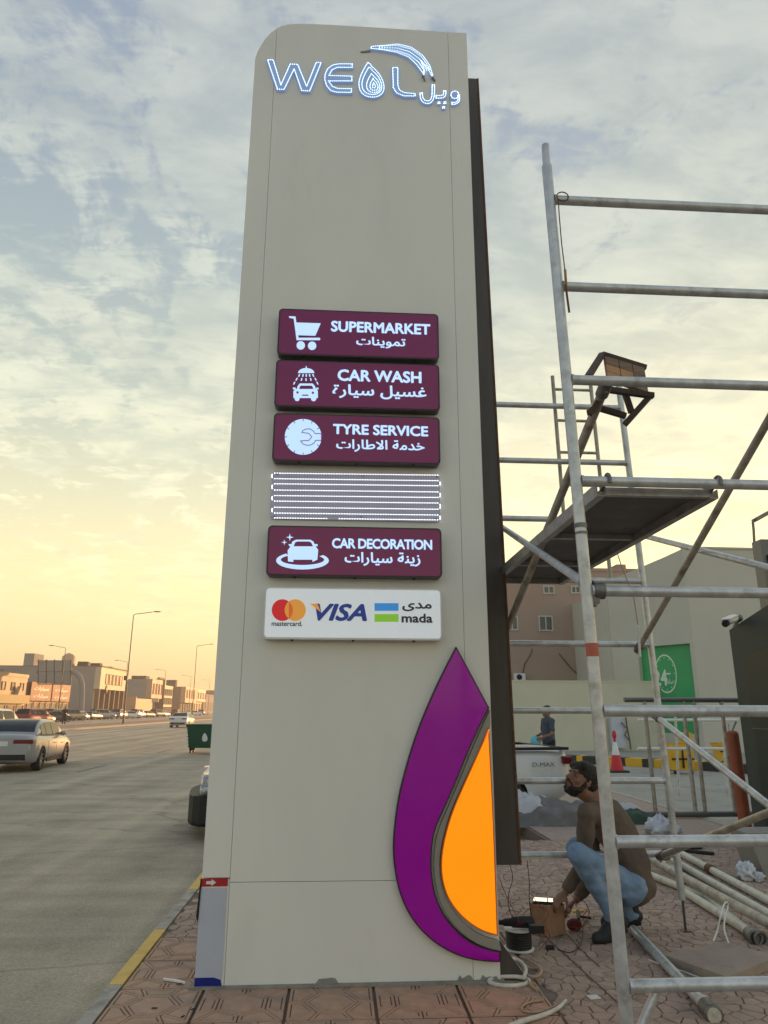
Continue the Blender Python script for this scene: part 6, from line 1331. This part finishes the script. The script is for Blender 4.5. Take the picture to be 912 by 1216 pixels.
# cone
cn = thing('traffic_cone', 'red and white traffic cone standing behind the near scaffold post', 'traffic cone', (7.75, 20.0, -.1)); c = (atY(731.5,900,20.0).x, 20.0, -.1)
b = MB(); b.obox((c[0],c[1],-.075), (.52,.52,.05)); o = obj('base', b, M['black'], cn); bevel(o, .02)
for z0, z1, m in ((.05,.44,'cone'),(.44,.78,'white'),(.78,.86,'cone')): r0, r1_ = .19-.16*z0/.86*1.0, .19-.16*z1/.86; b = MB(); b.lathe([(r0,z0),(r1_,z1),(max(.001,r1_-.02),z1)], c, 20); obj('sleeve', b, M[m], cn)
b = MB(); b.lathe([(.03,.86),(.06,.92),(.05,1.04),(.015,1.08)], c, 14); obj('topper', b, M['cone'], cn)
# mop buckets
def bucket(lbl, px_, Y, w, h, wheels=True):
    c = atY(px_, 900, Y); c = Vector((c.x, Y, -.1)); t = thing('mop_bucket', lbl, 'mop bucket', c)
    b = MB(); b.add([(c.x-w*.42,Y-.2,0),(c.x+w*.42,Y-.2,0),(c.x+w*.42,Y+.2,0),(c.x-w*.42,Y+.2,0),(c.x-w*.5,Y-.25,h-.1),(c.x+w*.5,Y-.25,h-.1),(c.x+w*.5,Y+.25,h-.1),(c.x-w*.5,Y+.25,h-.1)], [(0,3,2,1),(0,1,5,4),(1,2,6,5),(2,3,7,6),(3,0,4,7)]); o = obj('tub', b, M['yplast'], t)
    b = MB(); b.box((c.x-w*.02,Y-.262,.05),(c.x+w*.03,Y-.2,h-.12)); b.box((c.x-w*.46,Y-.262,.26),(c.x+w*.46,Y-.235,.30)); obj('seam', b, M['black'], t)
    b = MB(); b.box((c.x-w*.53,Y-.28,h-.14),(c.x+w*.53,Y-.24,h-.07)); b.box((c.x-w*.53,Y+.24,h-.14),(c.x+w*.53,Y+.28,h-.07)); b.box((c.x+w*.2,Y-.2,h-.07),(c.x+w*.5,Y+.2,h+.22)); obj('wringer', b, M['yplast'], t)
    for k in (-1,1):
        b = MB(); b.tube((c.x+k*w*.35-.02,Y-.2,-.05),(c.x+k*w*.35+.02,Y-.2,-.05),.05,None,10); obj('castor', b, M['black'], t)
    b = MB(); b.tube((c.x+w*.3,Y,h), (c.x+w*.45,Y+.1,h+.5), .015); obj('handle', b, M['steel'], t)
bucket('yellow mop bucket in front of the green 24 window', 806, 19.5, .66, .72); bucket('second yellow mop bucket beside the orange post', 862, 23, .62, .6)
t = thing('blue_bin', 'small blue container beside the first yellow mop bucket', 'container', atY(794,890,20.5)); a = atY(790,880,20.5); b = MB(); b.lathe([(.13,0),(.17,.5),(.02,.52)], (a.x+.1, 20.5, -.1), 14); obj('drum', b, mat('blue_plastic', (.03,.12,.35), .5), t)
# orange post
op = thing('orange_post', 'orange-red painted bollard post at the kiosk corner', 'post', (5.55, 10.1, -.1)); b = MB(); b.tube((5.56,10.12,-.1),(5.53,10.12,1.20),.082,None,20); obj('post', b, M['orangepost'], op); b = MB(); b.lathe([(.082,0),(.06,.03),(.0,.035)], (5.53,10.12,1.20), 20); obj('cap', b, M['orangepost'], op)
# kiosk
kk = thing('kiosk', 'dark green-grey clad kiosk with sloping top at the right edge', 'kiosk', (6.3, 8.6, 0))
def kb(nm, x0, x1, y0, y1, z0, za, zb2, m, e=0):
    b = MB(); b.add([(x0,y0,z0),(x1,y0,z0),(x1,y1,z0),(x0,y1,z0),(x0,y0,zb2),(x1,y0,zb2),(x1,y1,za),(x0,y1,za)], [(0,3,2,1),(4,5,6,7),(0,1,5,4),(1,2,6,5),(2,3,7,6),(3,0,4,7)]); o = obj(nm, b, M[m], kk); bevel(o, .006, 1)
kb('shell', 5.38, 7.4, 7.6, 9.6, .0, 2.58, 3.02, 'kiosk2'); kb('side_panel', 5.355, 5.38, 7.7, 9.28, .05, 2.20, 2.45, 'kiosk'); kb('front_panel', 5.5, 7.3, 7.575, 7.6, .05, 2.3, 2.3, 'kiosk')
b = MB(); b.box((5.34,7.69,1.28),(5.354,9.29,1.29)); obj('panel_joint', b, M['joint'], kk)
pc_ = thing('post_cabinet', 'grey square steel post rising behind the kiosk at the right edge', 'post', (6.3, 10.2, 0)); a = atY(903,640,10.2); b = MB(); b.box((a.x, 10.2, -.1), (a.x+.28, 10.45, a.z)); o = obj('post', b, M['steel'], pc_); bevel(o, .01); b = MB(); b.box((a.x+.06,10.17,a.z-.5),(a.x+.22,10.2,a.z-.25)); obj('louvre', b, M['black'], pc_)
cc_ = thing('security_camera', 'white bullet security camera on the kiosk corner', 'camera', (5.3, 9.4, 2.6)); p = atY(873,735,9.5)
b = MB(); b.tube(atY(862,738.5,9.1), atY(872,734,9.5), .05, .055, 16); obj('housing', b, M['white'], cc_); b = MB(); b.tube(atY(861,741,9.08), atY(863,739.5,9.12), .044, None, 16); obj('lens', b, M['black'], cc_); b = MB(); b.bar(atY(861,735.5,9.06), atY(872,730.5,9.48), .12, .012); obj('sun_shield', b, M['white'], cc_)
b = MB(); b.ell(atY(876,734,9.55), (.07,.07,.06), 12, 8); b.tube(atY(876,734,9.55), (5.42, 9.58, 2.52), .03); obj('bracket', b, M['steel'], cc_)
fl = thing('flood_light', 'small floodlight on a bent arm above the beige shop roof', 'floodlight', atY(895,645,30)); b = MB(); b.path([atY(896,652,30), atY(895,630,30), atY(894,620,30), atY(899,615,30)], .06, 8); obj('arm', b, M['steel'], fl); b = MB(); b.bar(atY(896,618,30), atY(912,609,30), .4, .16); o = obj('lamp', b, M['steel'], fl)

# HAZE: thin evening air so that the far end of the street pales
hm = bpy.data.materials.new('evening_haze'); hm.use_nodes = True; nt = hm.node_tree; nt.nodes.remove(nt.nodes['Principled BSDF'])
pv = nt.nodes.new('ShaderNodeVolumePrincipled'); pv.inputs['Color'].default_value = (.95, .93, .9, 1); pv.inputs['Density'].default_value = .0009; pv.inputs['Anisotropy'].default_value = .4
nt.links.new(pv.outputs[0], nt.nodes['Material Output'].inputs['Volume'])
b = MB(); b.box((-90, -70, -1.3), (75, 640, 16)); hz = obj('haze', b, hm); hz['kind'] = 'stuff'
